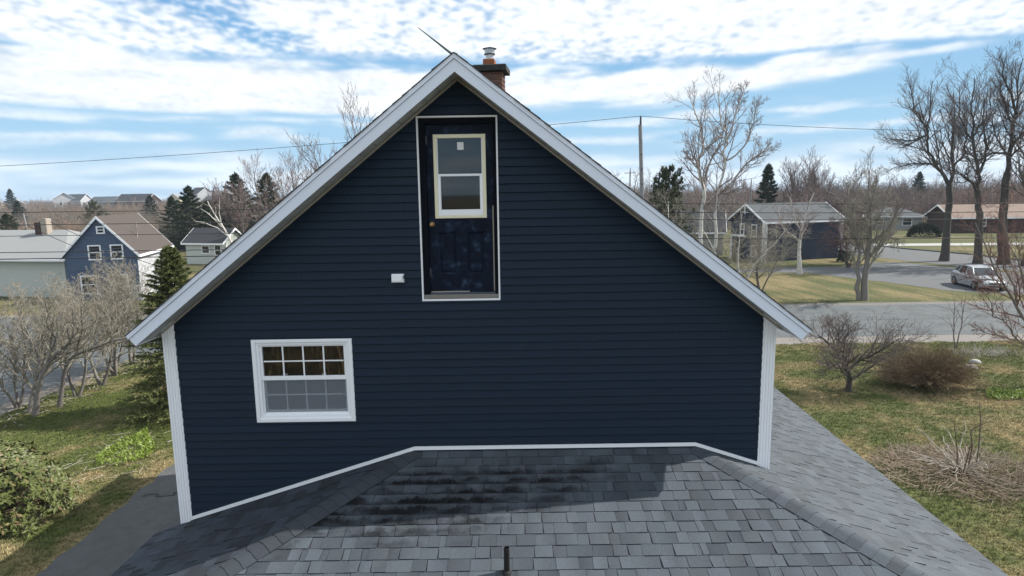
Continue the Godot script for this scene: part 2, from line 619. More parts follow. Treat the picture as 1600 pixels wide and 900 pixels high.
func house_roof(house: Node3D) -> void:
	for side in [-1, 1]:
		var dk := MB.new()
		var a := rake_point(side, 0.0, 0.004, 7.14)
		var b := rake_point(side, 1.0, 0.004, 7.14)
		var c := rake_point(side, 1.0, 0.13, 7.14)
		var d := rake_point(side, 0.0, 0.13, 7.14)
		var back := Vector3(0, 0, -8.75)
		if side < 0:
			dk.extrude([a + back, b + back, c + back, d + back], -back)
		else:
			dk.extrude([d + back, c + back, b + back, a + back], -back)
		var roof := part(house, "roof", dk, M.soffit)
		# courses of shingles, butts showing as small steps along the rake
		var sh := MB.new()
		var ln := 5.02 if side < 0 else 5.18
		var nc := int(ln / 0.143)
		for i in nc + 1:
			var s0 := maxf(0.0, (ln - 0.143 * (i + 1) - 0.06) / ln)
			var s1 := (ln - 0.143 * i + 0.012) / ln
			var zf := 7.096 + rnd(-0.008, 0.008)
			var h0 := -0.004
			var h1 := -0.009 - rnd(0.0, 0.006)
			var p0 := rake_point(side, maxf(s0, 0.0001), h0, zf)
			var p1 := rake_point(side, s1, h1, zf)
			var p2 := rake_point(side, s1, 0.002, zf)
			var p3 := rake_point(side, maxf(s0, 0.0001), 0.004, zf)
			var tone := rnd(0.6, 1.0)
			sh.col = Color(tone, tone, tone)
			if side < 0:
				sh.extrude([p0 + back, p1 + back, p2 + back, p3 + back], -back)
			else:
				sh.extrude([p3 + back, p2 + back, p1 + back, p0 + back], -back)
		var shm := put(roof, "shingles", sh.mesh(), M.dark_roof)
		shm.set_meta("kind", "stuff")
		# the rake board and the narrow strip along its top, which stands proud of it
		var rb := MB.new()
		var r0 := rake_point(side, 0.0, 0.05, 7.12)
		var r1 := rake_point(side, 1.0, 0.05, 7.12)
		var r2 := rake_point(side, 1.0, 0.158, 7.12)
		var r3 := rake_point(side, 0.0, 0.158, 7.12)
		var deep := Vector3(0, 0, -0.02)
		var f := [r0, r1, r2, r3] if side < 0 else [r3, r2, r1, r0]
		rb.extrude([f[0] + deep, f[1] + deep, f[2] + deep, f[3] + deep], -deep)
		part(house, "rake_board", rb, M.fascia)
		var st := MB.new()
		var t0 := rake_point(side, 0.0, 0.0, 7.105)
		var t1 := rake_point(side, 1.0, 0.0, 7.105)
		var t2 := rake_point(side, 1.0, 0.046, 7.105)
		var t3 := rake_point(side, 0.0, 0.046, 7.105)
		var g := [t0, t1, t2, t3] if side < 0 else [t3, t2, t1, t0]
		var deep2 := Vector3(0, 0, -0.034)
		st.extrude([g[0] + deep2, g[1] + deep2, g[2] + deep2, g[3] + deep2], -deep2)
		part(house, "rake_strip", st, M.fascia)
		# eave board along the side
		var eb := MB.new()
		var e0 := rake_point(side, 1.0, 0.0, 7.12)
		var e1 := rake_point(side, 1.0, 0.158, 7.12)
		var out := (rake_point(side, 1.0, 0.0, 7.12) - rake_point(side, 0.999, 0.0, 7.12)).normalized() * 0.018
		if side < 0:
			eb.extrude([e1 + back + deep2, e0 + back + deep2, e0 + out + back + deep2, e1 + out + back + deep2], -back)
		else:
			eb.extrude([e0 + back + deep2, e1 + back + deep2, e1 + out + back + deep2, e0 + out + back + deep2], -back)
		part(house, "eave_board", eb, M.white_vinyl)
		# soffit panels up the slope with open joints, then the channel that closes them on the wall
		var soff := Node3D.new()
		soff.name = "soffit"
		house.add_child(soff, true)
		var steps := 26
		for i in steps:
			var s0 := float(i) / steps + 0.0012
			var s1 := float(i + 1) / steps - 0.0012
			var m := MB.new()
			var a0 := rake_point(side, maxf(s0, 0.006), 0.150, 7.14)
			var a1 := rake_point(side, s1, 0.150, 7.14)
			var a2 := a1 + Vector3(0, 0, -0.36)
			var a3 := a0 + Vector3(0, 0, -0.36)
			var th := rake_point(side, 0.5, 0.142, 7.14) - rake_point(side, 0.5, 0.150, 7.14)
			if side < 0:
				m.extrude([a0, a1, a2, a3], th)
			else:
				m.extrude([a3, a2, a1, a0], th)
			var o := put(soff, "soffit_panel", m.mesh(), M.soffit)
			o.position = -house.position
		var ch := MB.new()
		var c0 := rake_point(side, 0.0, 0.158, 7.47)
		var c1 := rake_point(side, 0.975, 0.158, 7.47)
		var c2 := rake_point(side, 0.975, 0.185, 7.47)
		var c3 := rake_point(side, 0.0, 0.185, 7.47)
		var hq := [c0, c1, c2, c3] if side < 0 else [c3, c2, c1, c0]
		var d3 := Vector3(0, 0, -0.012)
		ch.extrude([hq[0] + d3, hq[1] + d3, hq[2] + d3, hq[3] + d3], -d3)
		part(house, "soffit_channel", ch, M.tan_trim)


func box_part(root: Node3D, called: String, x0: float, x1: float, y0: float, y1: float, z0: float, z1: float, m: Material, under: Node3D = null, ch := 0.0) -> MeshInstance3D:
	# x to the right, y above the eye, z0 the near face and z1 the far face
	var b := MB.new()
	var o := P((x0 + x1) / 2, (y0 + y1) / 2, (z0 + z1) / 2)
	var s := Vector3(x1 - x0, y1 - y0, z1 - z0)
	if ch > 0.0:
		b.slab(o, s, ch)
	else:
		b.box(o, s)
	return part(root, called, b, m, under)


func house_door(house: Node3D) -> void:
	var d := MB.new()
	var x0 := -0.998
	var x1 := -0.205
	var y0 := -1.18
	var y1 := 0.832
	var zf := WZ + 0.055
	# the slab, with two sunk panels under the light
	var lx0 := x0 + 0.085
	var lx1 := x1 - 0.085
	var ly0 := -0.275
	var ly1 := 0.715
	for r in [[x0, lx0, y0, y1], [lx1, x1, y0, y1], [lx0, lx1, ly1, y1], [lx0, lx1, -0.44, ly0], [lx0, lx1, y0, -0.955]]:
		d.box(P((r[0] + r[1]) / 2, (r[2] + r[3]) / 2, zf + 0.02), Vector3(r[1] - r[0], r[3] - r[2], 0.04))
	var pm := (lx0 + lx1) / 2
	d.box(P(lx0 + 0.0175, -0.6975, zf + 0.02), Vector3(0.035, 0.515, 0.04))
	d.box(P(lx1 - 0.0175, -0.6975, zf + 0.02), Vector3(0.035, 0.515, 0.04))
	d.box(P(pm, -0.6975, zf + 0.02), Vector3(0.13, 0.515, 0.04))
	var leaf := part(house, "door", d, M.door)
	leaf.set_meta("label", "weathered dark navy door high in the gable")
	for px in [[lx0 + 0.035, pm - 0.065], [pm + 0.065, lx1 - 0.035]]:
		var p := MB.new()
		# moulding that slopes in, then a raised field
		var a := P(px[0], -0.955, zf)
		var b := P(px[1], -0.955, zf)
		var c := P(px[1], -0.44, zf)
		var e := P(px[0], -0.44, zf)
		var f := Vector3(0.022, 0.022, -0.016)
		var i0 := a + f
		var i1 := b + Vector3(-f.x, f.y, f.z)
		var i2 := c + Vector3(-f.x, -f.y, f.z)
		var i3 := e + Vector3(f.x, -f.y, f.z)
		p.quad(a, b, i1, i0)
		p.quad(b, c, i2, i1)
		p.quad(c, e, i3, i2)
		p.quad(e, a, i0, i3)
		p.quad(i0, i1, i2, i3)
		p.slab((i0 + i2) / 2 + Vector3(0, 0, 0.005), Vector3(i1.x - i0.x - 0.02, i2.y - i1.y - 0.02, 0.012), 0.006)
		part(house, "door_panel", p, M.door, leaf).position = Vector3.ZERO
		leaf.get_child(-1).position = Vector3.ZERO
	# the light: cream frame, two sashes, panes
	var gx0 := lx0
	var gx1 := lx1
	var fz := zf - 0.022
	for r in [[gx0, gx0 + 0.04, ly0, ly1], [gx1 - 0.04, gx1, ly0, ly1], [gx0 + 0.04, gx1 - 0.04, ly1 - 0.045, ly1], [gx0 + 0.04, gx1 - 0.04, ly0, ly0 + 0.035]]:
		box_part(house, "light_frame", r[0], r[1], r[2], r[3], fz, zf + 0.03, M.cream, leaf, 0.006)
	var my := 0.225
	var hx0 := gx0 + 0.04
	var hx1 := gx1 - 0.04
	for r in [[hx0, hx0 + 0.038, ly0 + 0.035, my], [hx1 - 0.038, hx1, ly0 + 0.035, my], [hx0 + 0.038, hx1 - 0.038, ly0 + 0.035, ly0 + 0.105], [hx0, hx1, my, my + 0.028]]:
		box_part(house, "sash_rail", r[0], r[1], r[2], r[3], fz + 0.006, zf + 0.03, M.white_vinyl, leaf, 0.004)
	for r in [[hx0, hx0 + 0.012, my + 0.028, ly1 - 0.045], [hx1 - 0.012, hx1, my + 0.028, ly1 - 0.045]]:
		box_part(house, "sash_rail", r[0], r[1], r[2], r[3], fz + 0.012, zf + 0.03, M.white_vinyl, leaf, 0.003)
	box_part(house, "pane", hx0 + 0.012, hx1 - 0.012, my + 0.028, ly1 - 0.045, zf + 0.012, zf + 0.016, M.glass, leaf)
	box_part(house, "pane", hx0 + 0.038, hx1 - 0.038, ly0 + 0.105, my, zf + 0.004, zf + 0.008, M.glass, leaf)
	box_part(house, "sticker", -0.628, -0.552, 0.535, 0.625, zf + 0.0105, zf + 0.0118, M.sticker, leaf)
	var kn := MB.new()
	kn.lathe([Vector2(0.0, 0.062), Vector2(0.02, 0.058), Vector2(0.028, 0.042), Vector2(0.02, 0.026), Vector2(0.012, 0.02), Vector2(0.012, 0.008), Vector2(0.03, 0.006), Vector2(0.032, 0.0)], Vector3.ZERO, 14)
	var knob := put(leaf, "knob", kn.mesh(), M.brass, P(-0.955, -0.345, zf))
	knob.rotation.x = PI / 2
	# dark jambs, sill, strip of bare weather seal, white channel round the opening
	box_part(house, "door_jamb", -1.078, -1.002, -1.245, 0.90, WZ + 0.012, WZ + 0.14, M.jamb)
	box_part(house, "door_jamb", -0.201, -0.165, -1.245, 0.90, WZ + 0.012, WZ + 0.14, M.jamb)
	box_part(house, "door_jamb", -1.002, -0.201, 0.836, 0.90, WZ + 0.012, WZ + 0.14, M.jamb)
	box_part(house, "door_stop", -1.002, -0.201, -1.195, -1.182, WZ + 0.03, WZ + 0.12, M.door_edge)
	box_part(house, "door_sill", -1.078, -0.165, -1.25, -1.20, WZ - 0.012, WZ + 0.13, M.sill, null, 0.006)
	box_part(house, "weather_strip", -0.222, -0.208, -1.17, -0.13, WZ + 0.046, WZ + 0.0545, M.tan_trim)
	box_part(house, "weather_strip", -0.99, -0.52, -1.178, -1.164, WZ + 0.042, WZ + 0.0545, M.tan_trim)
	for r in [[-1.098, -1.078, -1.275, 0.922], [-0.163, -0.143, -1.275, 0.922], [-1.078, -0.163, 0.902, 0.922], [-1.078, -0.163, -1.275, -1.253]]:
		box_part(house, "door_channel", r[0], r[1], r[2], r[3], WZ - 0.024, WZ + 0.02, M.white_vinyl, null, 0.004)
	box_part(house, "hinge", -1.005, -0.985, 0.60, 0.70, WZ + 0.045, WZ + 0.054, M.dark_steel)
	box_part(house, "hinge", -1.005, -0.985, -0.98, -0.88, WZ + 0.045, WZ + 0.054, M.dark_steel)
	# the white box on the wall beside the door
	var bx := MB.new()
	bx.slab(P(-1.386, -0.988, WZ - 0.045), Vector3(0.136, 0.086, 0.075), 0.012)
	var ob := part(house, "outlet_box", bx, M.white_vinyl)
	box_part(house, "box_flange", -1.462, -1.310, -1.042, -0.934, WZ - 0.018, WZ - 0.006, M.white_vinyl, ob, 0.003)


func house_window(house: Node3D) -> void:
	var X0 := -3.229
	var X1 := -1.987
	var Y0 := -2.790
	var Y1 := -1.727
	var f := MB.new()
	for r in [[X0, X0 + 0.05, Y0, Y1], [X1 - 0.05, X1, Y0, Y1], [X0 + 0.05, X1 - 0.05, Y1 - 0.04, Y1], [X0 + 0.05, X1 - 0.05, Y0, Y0 + 0.05]]:
		f.slab(P((r[0] + r[1]) / 2, (r[2] + r[3]) / 2, WZ + 0.02), Vector3(r[1] - r[0], r[3] - r[2], 0.11), 0.006)
	var win := part(house, "window", f, M.white_vinyl)
	for r in [[X0 + 0.05, X0 + 0.085, Y0 + 0.05, Y1 - 0.04], [X1 - 0.085, X1 - 0.05, Y0 + 0.05, Y1 - 0.04], [X0 + 0.085, X1 - 0.085, Y1 - 0.075, Y1 - 0.04], [X0 + 0.085, X1 - 0.085, Y0 + 0.05, Y0 + 0.085]]:
		box_part(house, "frame", r[0], r[1], r[2], r[3], WZ - 0.016, WZ + 0.1, M.white_vinyl, win, 0.004)
	var ym := Y1 - 0.475
	# the upper sash
	var ux0 := X0 + 0.085
	var ux1 := X1 - 0.085
	var uy1 := Y1 - 0.075
	for r in [[ux0, ux0 + 0.03, ym, uy1], [ux1 - 0.03, ux1, ym, uy1], [ux0 + 0.03, ux1 - 0.03, uy1 - 0.02, uy1], [ux0, ux1, ym - 0.052, ym]]:
		box_part(house, "sash_rail", r[0], r[1], r[2], r[3], WZ + 0.002, WZ + 0.04, M.white_vinyl, win, 0.004)
	box_part(house, "pane", ux0 + 0.03, ux1 - 0.03, ym, uy1 - 0.02, WZ + 0.018, WZ + 0.022, M.glass, win)
	for i in 3:
		var x := lerpf(ux0 + 0.03, ux1 - 0.03, (i + 1) / 4.0)
		box_part(house, "muntin", x - 0.009, x + 0.009, ym, uy1 - 0.02, WZ + 0.008, WZ + 0.0155, M.white_vinyl, win, 0.002)
	for s in 4:
		var wdt := (ux1 - ux0 - 0.06) / 4.0
		var xa := ux0 + 0.03 + s * wdt + 0.0095
		box_part(house, "muntin", xa, xa + wdt - 0.019, (ym + uy1 - 0.02) / 2 - 0.008, (ym + uy1 - 0.02) / 2 + 0.008, WZ + 0.009, WZ + 0.0155, M.white_vinyl, win, 0.002)
	for lx in [-2.86, -2.37]:
		box_part(house, "latch", lx - 0.028, lx + 0.028, ym + 0.001, ym + 0.02, WZ + 0.026, WZ + 0.06, M.white_vinyl, win, 0.004)
	# the lower sash, set back behind an insect screen
	var dy0 := Y0 + 0.085
	var dy1 := ym - 0.052
	for r in [[ux0, ux0 + 0.042, dy0, dy1], [ux1 - 0.042, ux1, dy0, dy1], [ux0 + 0.042, ux1 - 0.042, dy0, dy0 + 0.055]]:
		box_part(house, "sash_rail", r[0], r[1], r[2], r[3], WZ + 0.03, WZ + 0.07, M.white_vinyl, win, 0.004)
	box_part(house, "pane", ux0 + 0.042, ux1 - 0.042, dy0 + 0.055, dy1, WZ + 0.05, WZ + 0.054, M.glass, win)
	for i in 3:
		var x := lerpf(ux0 + 0.042, ux1 - 0.042, (i + 1) / 4.0)
		box_part(house, "muntin", x - 0.008, x + 0.008, dy0 + 0.055, dy1, WZ + 0.038, WZ + 0.047, M.white_vinyl, win)
	for s in 4:
		var wdt := (ux1 - ux0 - 0.084) / 4.0
		var xa := ux0 + 0.042 + s * wdt + 0.0085
		box_part(house, "muntin", xa, xa + wdt - 0.017, (dy0 + 0.055 + dy1) / 2 - 0.008, (dy0 + 0.055 + dy1) / 2 + 0.008, WZ + 0.0385, WZ + 0.047, M.white_vinyl, win)
	var sc := MB.new()
	sc.quad(P(ux0 + 0.02, dy0 + 0.03, WZ + 0.02), P(ux1 - 0.02, dy0 + 0.03, WZ + 0.02), P(ux1 - 0.02, dy1, WZ + 0.02), P(ux0 + 0.02, dy1, WZ + 0.02))
	part(house, "insect_screen", sc, M.screen, win)
	for r in [[ux0, ux0 + 0.02, dy0, dy1], [ux1 - 0.02, ux1, dy0, dy1], [ux0 + 0.02, ux1 - 0.02, dy0, dy0 + 0.03]]:
		box_part(house, "screen_frame", r[0], r[1], r[2], r[3], WZ + 0.014, WZ + 0.028, M.white_vinyl, win, 0.003)


func house_trim(house: Node3D) -> void:
	# fluted corner posts, one face on the gable and one round the corner
	for side in [-1, 1]:
		var xo := -4.316 if side < 0 else 3.246
		var xi := -4.163 if side < 0 else 3.09
		var yt := -1.50
		var yb := -4.16 if side < 0 else -3.56
		var prof := []
		var z0 := WZ - 0.028
		prof.append(Vector2(xo, z0))
		for i in 4:
			var a := lerpf(xo, xi, (i + 0.62) / 4.4)
			var b := lerpf(xo, xi, (i + 0.98) / 4.4)
			var e := (b - a) * 0.28
			prof.append(Vector2(a, z0))
			prof.append(Vector2(a + e, z0 + 0.011))
			prof.append(Vector2(b - e, z0 + 0.011))
			prof.append(Vector2(b, z0))
		prof.append(Vector2(xi, z0))
		prof.append(Vector2(xi, WZ + 0.01))
		var m := MB.new()
		for i in prof.size() - 1:
			var a: Vector2 = prof[i]
			var b: Vector2 = prof[i + 1]
			var ya := lerpf(yt, yt + 0.12, absf(a.x - xo) / 0.155)
			var yb2 := lerpf(yt, yt + 0.12, absf(b.x - xo) / 0.155)
			var wa := yb + (0.31 * absf(a.x - xo) if side < 0 else 0.334 * absf(a.x - xo))
			var wb := yb + (0.31 * absf(b.x - xo) if side < 0 else 0.334 * absf(b.x - xo))
			if side < 0:
				m.quad(P(a.x, wa, a.y), P(b.x, wb, b.y), P(b.x, yb2, b.y), P(a.x, ya, a.y))
			else:
				m.quad(P(b.x, wb, b.y), P(a.x, wa, a.y), P(a.x, ya, a.y), P(b.x, yb2, b.y))
		var w := 0.016
		m.box(P(xo + w * 0.5 * -side, -2.95, WZ + 0.06), Vector3(w, 2.7, 0.172))
		part(house, "corner_post", m, M.white_vinyl)


func house_chimney(house: Node3D) -> void:
	var root := Node3D.new()
	root.name = "chimney"
	house.add_child(root, true)
	var at := P(-0.30, 0, 11.3)
	root.position = at - house.position
	root.rotation.y = deg_to_rad(-7)
	var core := MB.new()
	core.box(Vector3(0, 0.98, 0), Vector3(0.40, 2.2, 0.40))
	put(root, "chimney_core", core.mesh(), M.mortar)
	var bm := []
	for t in 4:
		var b := MB.new()
		var tn := [0.75, 0.9, 1.05, 0.6][t] as float
		b.col = Color(tn, tn * 0.98, tn)
		b.slab(Vector3.ZERO, Vector3(0.195, 0.062, 0.10), 0.006)
		bm.append(b.mesh())
	var hm := []
	for t in 3:
		var b := MB.new()
		var tn := [0.75, 0.95, 1.05][t] as float
		b.col = Color(tn, tn * 0.98, tn)
		b.slab(Vector3.ZERO, Vector3(0.092, 0.062, 0.10), 0.006)
		hm.append(b.mesh())
	for k in 13:
		var y := 2.058 - k * 0.0745
		for f in 4:
			var bs := Basis(Vector3.UP, f * PI / 2)
			var row := [[-0.158, true], [-0.005, false], [0.148, true]] if (k + f) % 2 else [[-0.107, false], [0.100, false]]
			for q in row:
				var msh: Mesh = hm[rng.randi() % 3] if q[1] else bm[rng.randi() % 4]
				var o := put(root, "brick", msh, M.brick, bs * Vector3(q[0], 0, 0.1605 + rnd(0, 0.003)) + Vector3(0, y, 0))
				o.rotation.y = f * PI / 2
	var cap := MB.new()
	cap.slab(Vector3(0, 2.15, 0), Vector3(0.58, 0.58, 0.10), 0.012, Basis(Vector3(1, 0, 0), Vector3(0, 0, -1), Vector3(0, 1, 0)))
	put(root, "chimney_cap", cap.mesh(), M.mossy)
	var fl := MB.new()
	fl.slab(Vector3(-0.035, 2.265, 0), Vector3(0.20, 0.20, 0.13), 0.012, Basis(Vector3(1, 0, 0), Vector3(0, 0, -1), Vector3(0, 1, 0)))
	put(root, "clay_flue", fl.mesh(), M.clay)
	var f2 := MB.new()
	f2.lathe([Vector2(0.028, 2.20), Vector2(0.028, 2.27), Vector2(0.02, 2.27), Vector2(0.02, 2.2)], Vector3(0.105, 0, -0.1), 12)
	put(root, "clay_flue", f2.mesh(), M.clay)
	var lin_ := MB.new()
	lin_.lathe([Vector2(0.068, 2.33), Vector2(0.068, 2.41), Vector2(0.086, 2.42), Vector2(0.090, 2.50), Vector2(0.06, 2.50)], Vector3(-0.03, 0, 0), 24)
	put(root, "steel_liner", lin_.mesh(), M.steel)
	var band := MB.new()
	band.lathe([Vector2(0.091, 2.41), Vector2(0.098, 2.412), Vector2(0.098, 2.424), Vector2(0.091, 2.426)], Vector3(-0.03, 0, 0), 24)
	put(root, "clamp_band", band.mesh(), M.dark_steel)
	var hat := MB.new()
	hat.lathe([Vector2(0.0, 2.495), Vector2(0.118, 2.505), Vector2(0.125, 2.51), Vector2(0.0, 2.545)], Vector3(-0.03, 0, 0), 24)
	put(root, "rain_cap", hat.mesh(), M.dark_steel)
	# thin leaning rod at the peak
	var rd := MB.new()
	rd.tube(PackedVector3Array([P(-0.60, 1.55, 7.35), P(-0.80, 1.71, 7.37), P(-1.02, 1.885, 7.40)]), PackedFloat32Array([0.016, 0.011, 0.004]), 8, true)
	part(house, "antenna_rod", rd, M.rod)


# ---------------------------------------------------------------- the lower roof with its shingles
const SF := 0.31
const SR := 0.334
const YAW := 0.0384


func front_y(z: float) -> float:
	return -3.204 - SF * (WZ - z)


func left_y(x: float) -> float:
	return -3.204 - 0.31 * (-1.267 - x)


func right_y(x: float, z: float) -> float:
	return -3.204 - SR * (x - 2.297 - YAW * (z - WZ))


func hip_left(z: float) -> Vector3:
	return P(-1.267 - (WZ - z), front_y(z), z)


func hip_right(z: float) -> Vector3:
	return P(2.297 + (SF / SR - YAW) * (WZ - z), front_y(z), z)


func shingle_tone() -> Color:
	var t: float = [0.215, 0.235, 0.25, 0.265, 0.275, 0.195, 0.26][rng.randi() % 7] * rnd(0.95, 1.05)
	t *= 0.57
	return Color(t * 0.85, t * 1.0, t * 1.17)


# one piece of a course: poly is its outline in (u along, v down); v1 its butt line
func shingle_piece(m: MB, o: Vector3, uu: Vector3, vv: Vector3, nn: Vector3, poly: PackedVector2Array, v0: float, v1: float, thick: float, damp: float) -> void:  # damp is a per-slope code, on the left for shade as well
	var n := poly.size()
	var pts := []
	for q in poly:
		var t := clampf((q.y - v0) / (v1 - v0), 0, 1)
		pts.append(o + uu * q.x + vv * q.y + nn * (0.002 + t * 0.008 + thick))
	var ctr := Vector3.ZERO
	for p in pts:
		ctr += p / n
	if (pts[1] - pts[0]).cross(pts[2] - pts[0]).dot(nn) < 0:
		pts.reverse()
		poly = poly.duplicate()
		poly.reverse()
	var base := m.col
	var k := m.v.size()
	m.poly(pts)
	var lop := rnd(-0.16, 0.16)
	var um := (poly[0].x + poly[n / 2].x) * 0.5
	for i in n:
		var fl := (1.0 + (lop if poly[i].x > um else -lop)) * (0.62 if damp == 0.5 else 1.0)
		m.c[k + i] = Color(base.r * fl, base.g * fl, base.b * fl)
		m.u[k + i] = Vector2((poly[i].x + 4.2) / 9.0, poly[i].y / 2.9)
	m.col = Color(base.r * 0.4, base.g * 0.4, base.b * 0.4)
	for i in n:
		var j := (i + 1) % n
		m.quad(pts[i] - nn * 0.012, pts[j] - nn * 0.012, pts[j], pts[i])
	m.col = base


func lay_courses(o: Vector3, uu: Vector3, vv: Vector3, nn: Vector3, region: PackedVector2Array, expo: float, damp_shade_at: Callable) -> Array:
	# returns [size seen, MB, damp-and-shade code] for each piece
	var out := []
	var umin := 1e9
	var umax := -1e9
	var vmin := 1e9
	var vmax := -1e9
	for q in region:
		umin = minf(umin, q.x); umax = maxf(umax, q.x)
		vmin = minf(vmin, q.y); vmax = maxf(vmax, q.y)
	var v := vmin
	var k := 0
	while v < vmax:
		var v1 := v + expo
		var u := umin - rnd(0.0, 0.3)
		var tooth := false
		while u < umax:
			var wd: float = [0.15, 0.19, 0.23, 0.27, 0.12, 0.21, 0.07][rng.randi() % 7]
			var u1 := u + wd
			var dv := rnd(-0.003, 0.003)
			var slant := rnd(-0.012, 0.012)
			var rect := PackedVector2Array([Vector2(u, v - 0.012), Vector2(u1 - 0.0035, v - 0.012), Vector2(u1 - 0.0035 + slant, v1 + dv), Vector2(u + slant, v1 + dv)])
			for pl in Geometry2D.intersect_polygons(rect, region):
				if pl.size() < 3:
					continue
				var area := 0.0
				for i in range(1, pl.size() - 1):
					area += absf((pl[i] - pl[0]).cross(pl[i + 1] - pl[0])) * 0.5
				if area < 0.0006:
					continue
				var m := MB.new()
				m.col = shingle_tone()
				if tooth:
					m.col = Color(m.col.r * 1.07, m.col.g * 1.07, m.col.b * 1.06)
				var mid := Vector2((u + u1) / 2, (v + v1) / 2)
				var dm: float = damp_shade_at.call(mid)
				shingle_piece(m, o, uu, vv, nn, pl, v, v1, 0.0035 if tooth else 0.0, dm)
				var c3 := o + uu * mid.x + vv * mid.y
				var to := Vector3(0, HC, 0) - c3
				out.append([area * absf(to.normalized().dot(nn)) / to.length_squared(), m, dm, c3])
			tooth = not tooth
			u = u1
		v = v1
		k += 1
	return out


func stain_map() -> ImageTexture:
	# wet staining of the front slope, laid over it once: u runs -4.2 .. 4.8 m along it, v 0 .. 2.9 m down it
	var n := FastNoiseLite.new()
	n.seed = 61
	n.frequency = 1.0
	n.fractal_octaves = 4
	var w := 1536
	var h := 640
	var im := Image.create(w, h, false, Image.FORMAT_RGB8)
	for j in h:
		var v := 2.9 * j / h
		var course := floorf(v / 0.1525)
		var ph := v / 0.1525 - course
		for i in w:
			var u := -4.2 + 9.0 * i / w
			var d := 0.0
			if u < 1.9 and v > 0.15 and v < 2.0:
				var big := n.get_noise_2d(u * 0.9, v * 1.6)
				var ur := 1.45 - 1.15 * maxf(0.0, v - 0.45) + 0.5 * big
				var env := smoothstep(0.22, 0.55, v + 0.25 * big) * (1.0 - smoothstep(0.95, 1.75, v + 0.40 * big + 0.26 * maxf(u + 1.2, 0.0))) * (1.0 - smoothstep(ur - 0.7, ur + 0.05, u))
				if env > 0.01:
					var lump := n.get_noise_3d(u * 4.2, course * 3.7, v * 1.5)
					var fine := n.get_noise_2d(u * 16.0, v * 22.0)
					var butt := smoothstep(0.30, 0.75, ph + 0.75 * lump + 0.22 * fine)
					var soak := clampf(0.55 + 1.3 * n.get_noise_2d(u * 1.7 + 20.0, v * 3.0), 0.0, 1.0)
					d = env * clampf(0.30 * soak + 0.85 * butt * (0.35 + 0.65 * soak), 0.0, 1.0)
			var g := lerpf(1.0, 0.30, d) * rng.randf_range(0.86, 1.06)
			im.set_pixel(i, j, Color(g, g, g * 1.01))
	return ImageTexture.create_from_image(im)


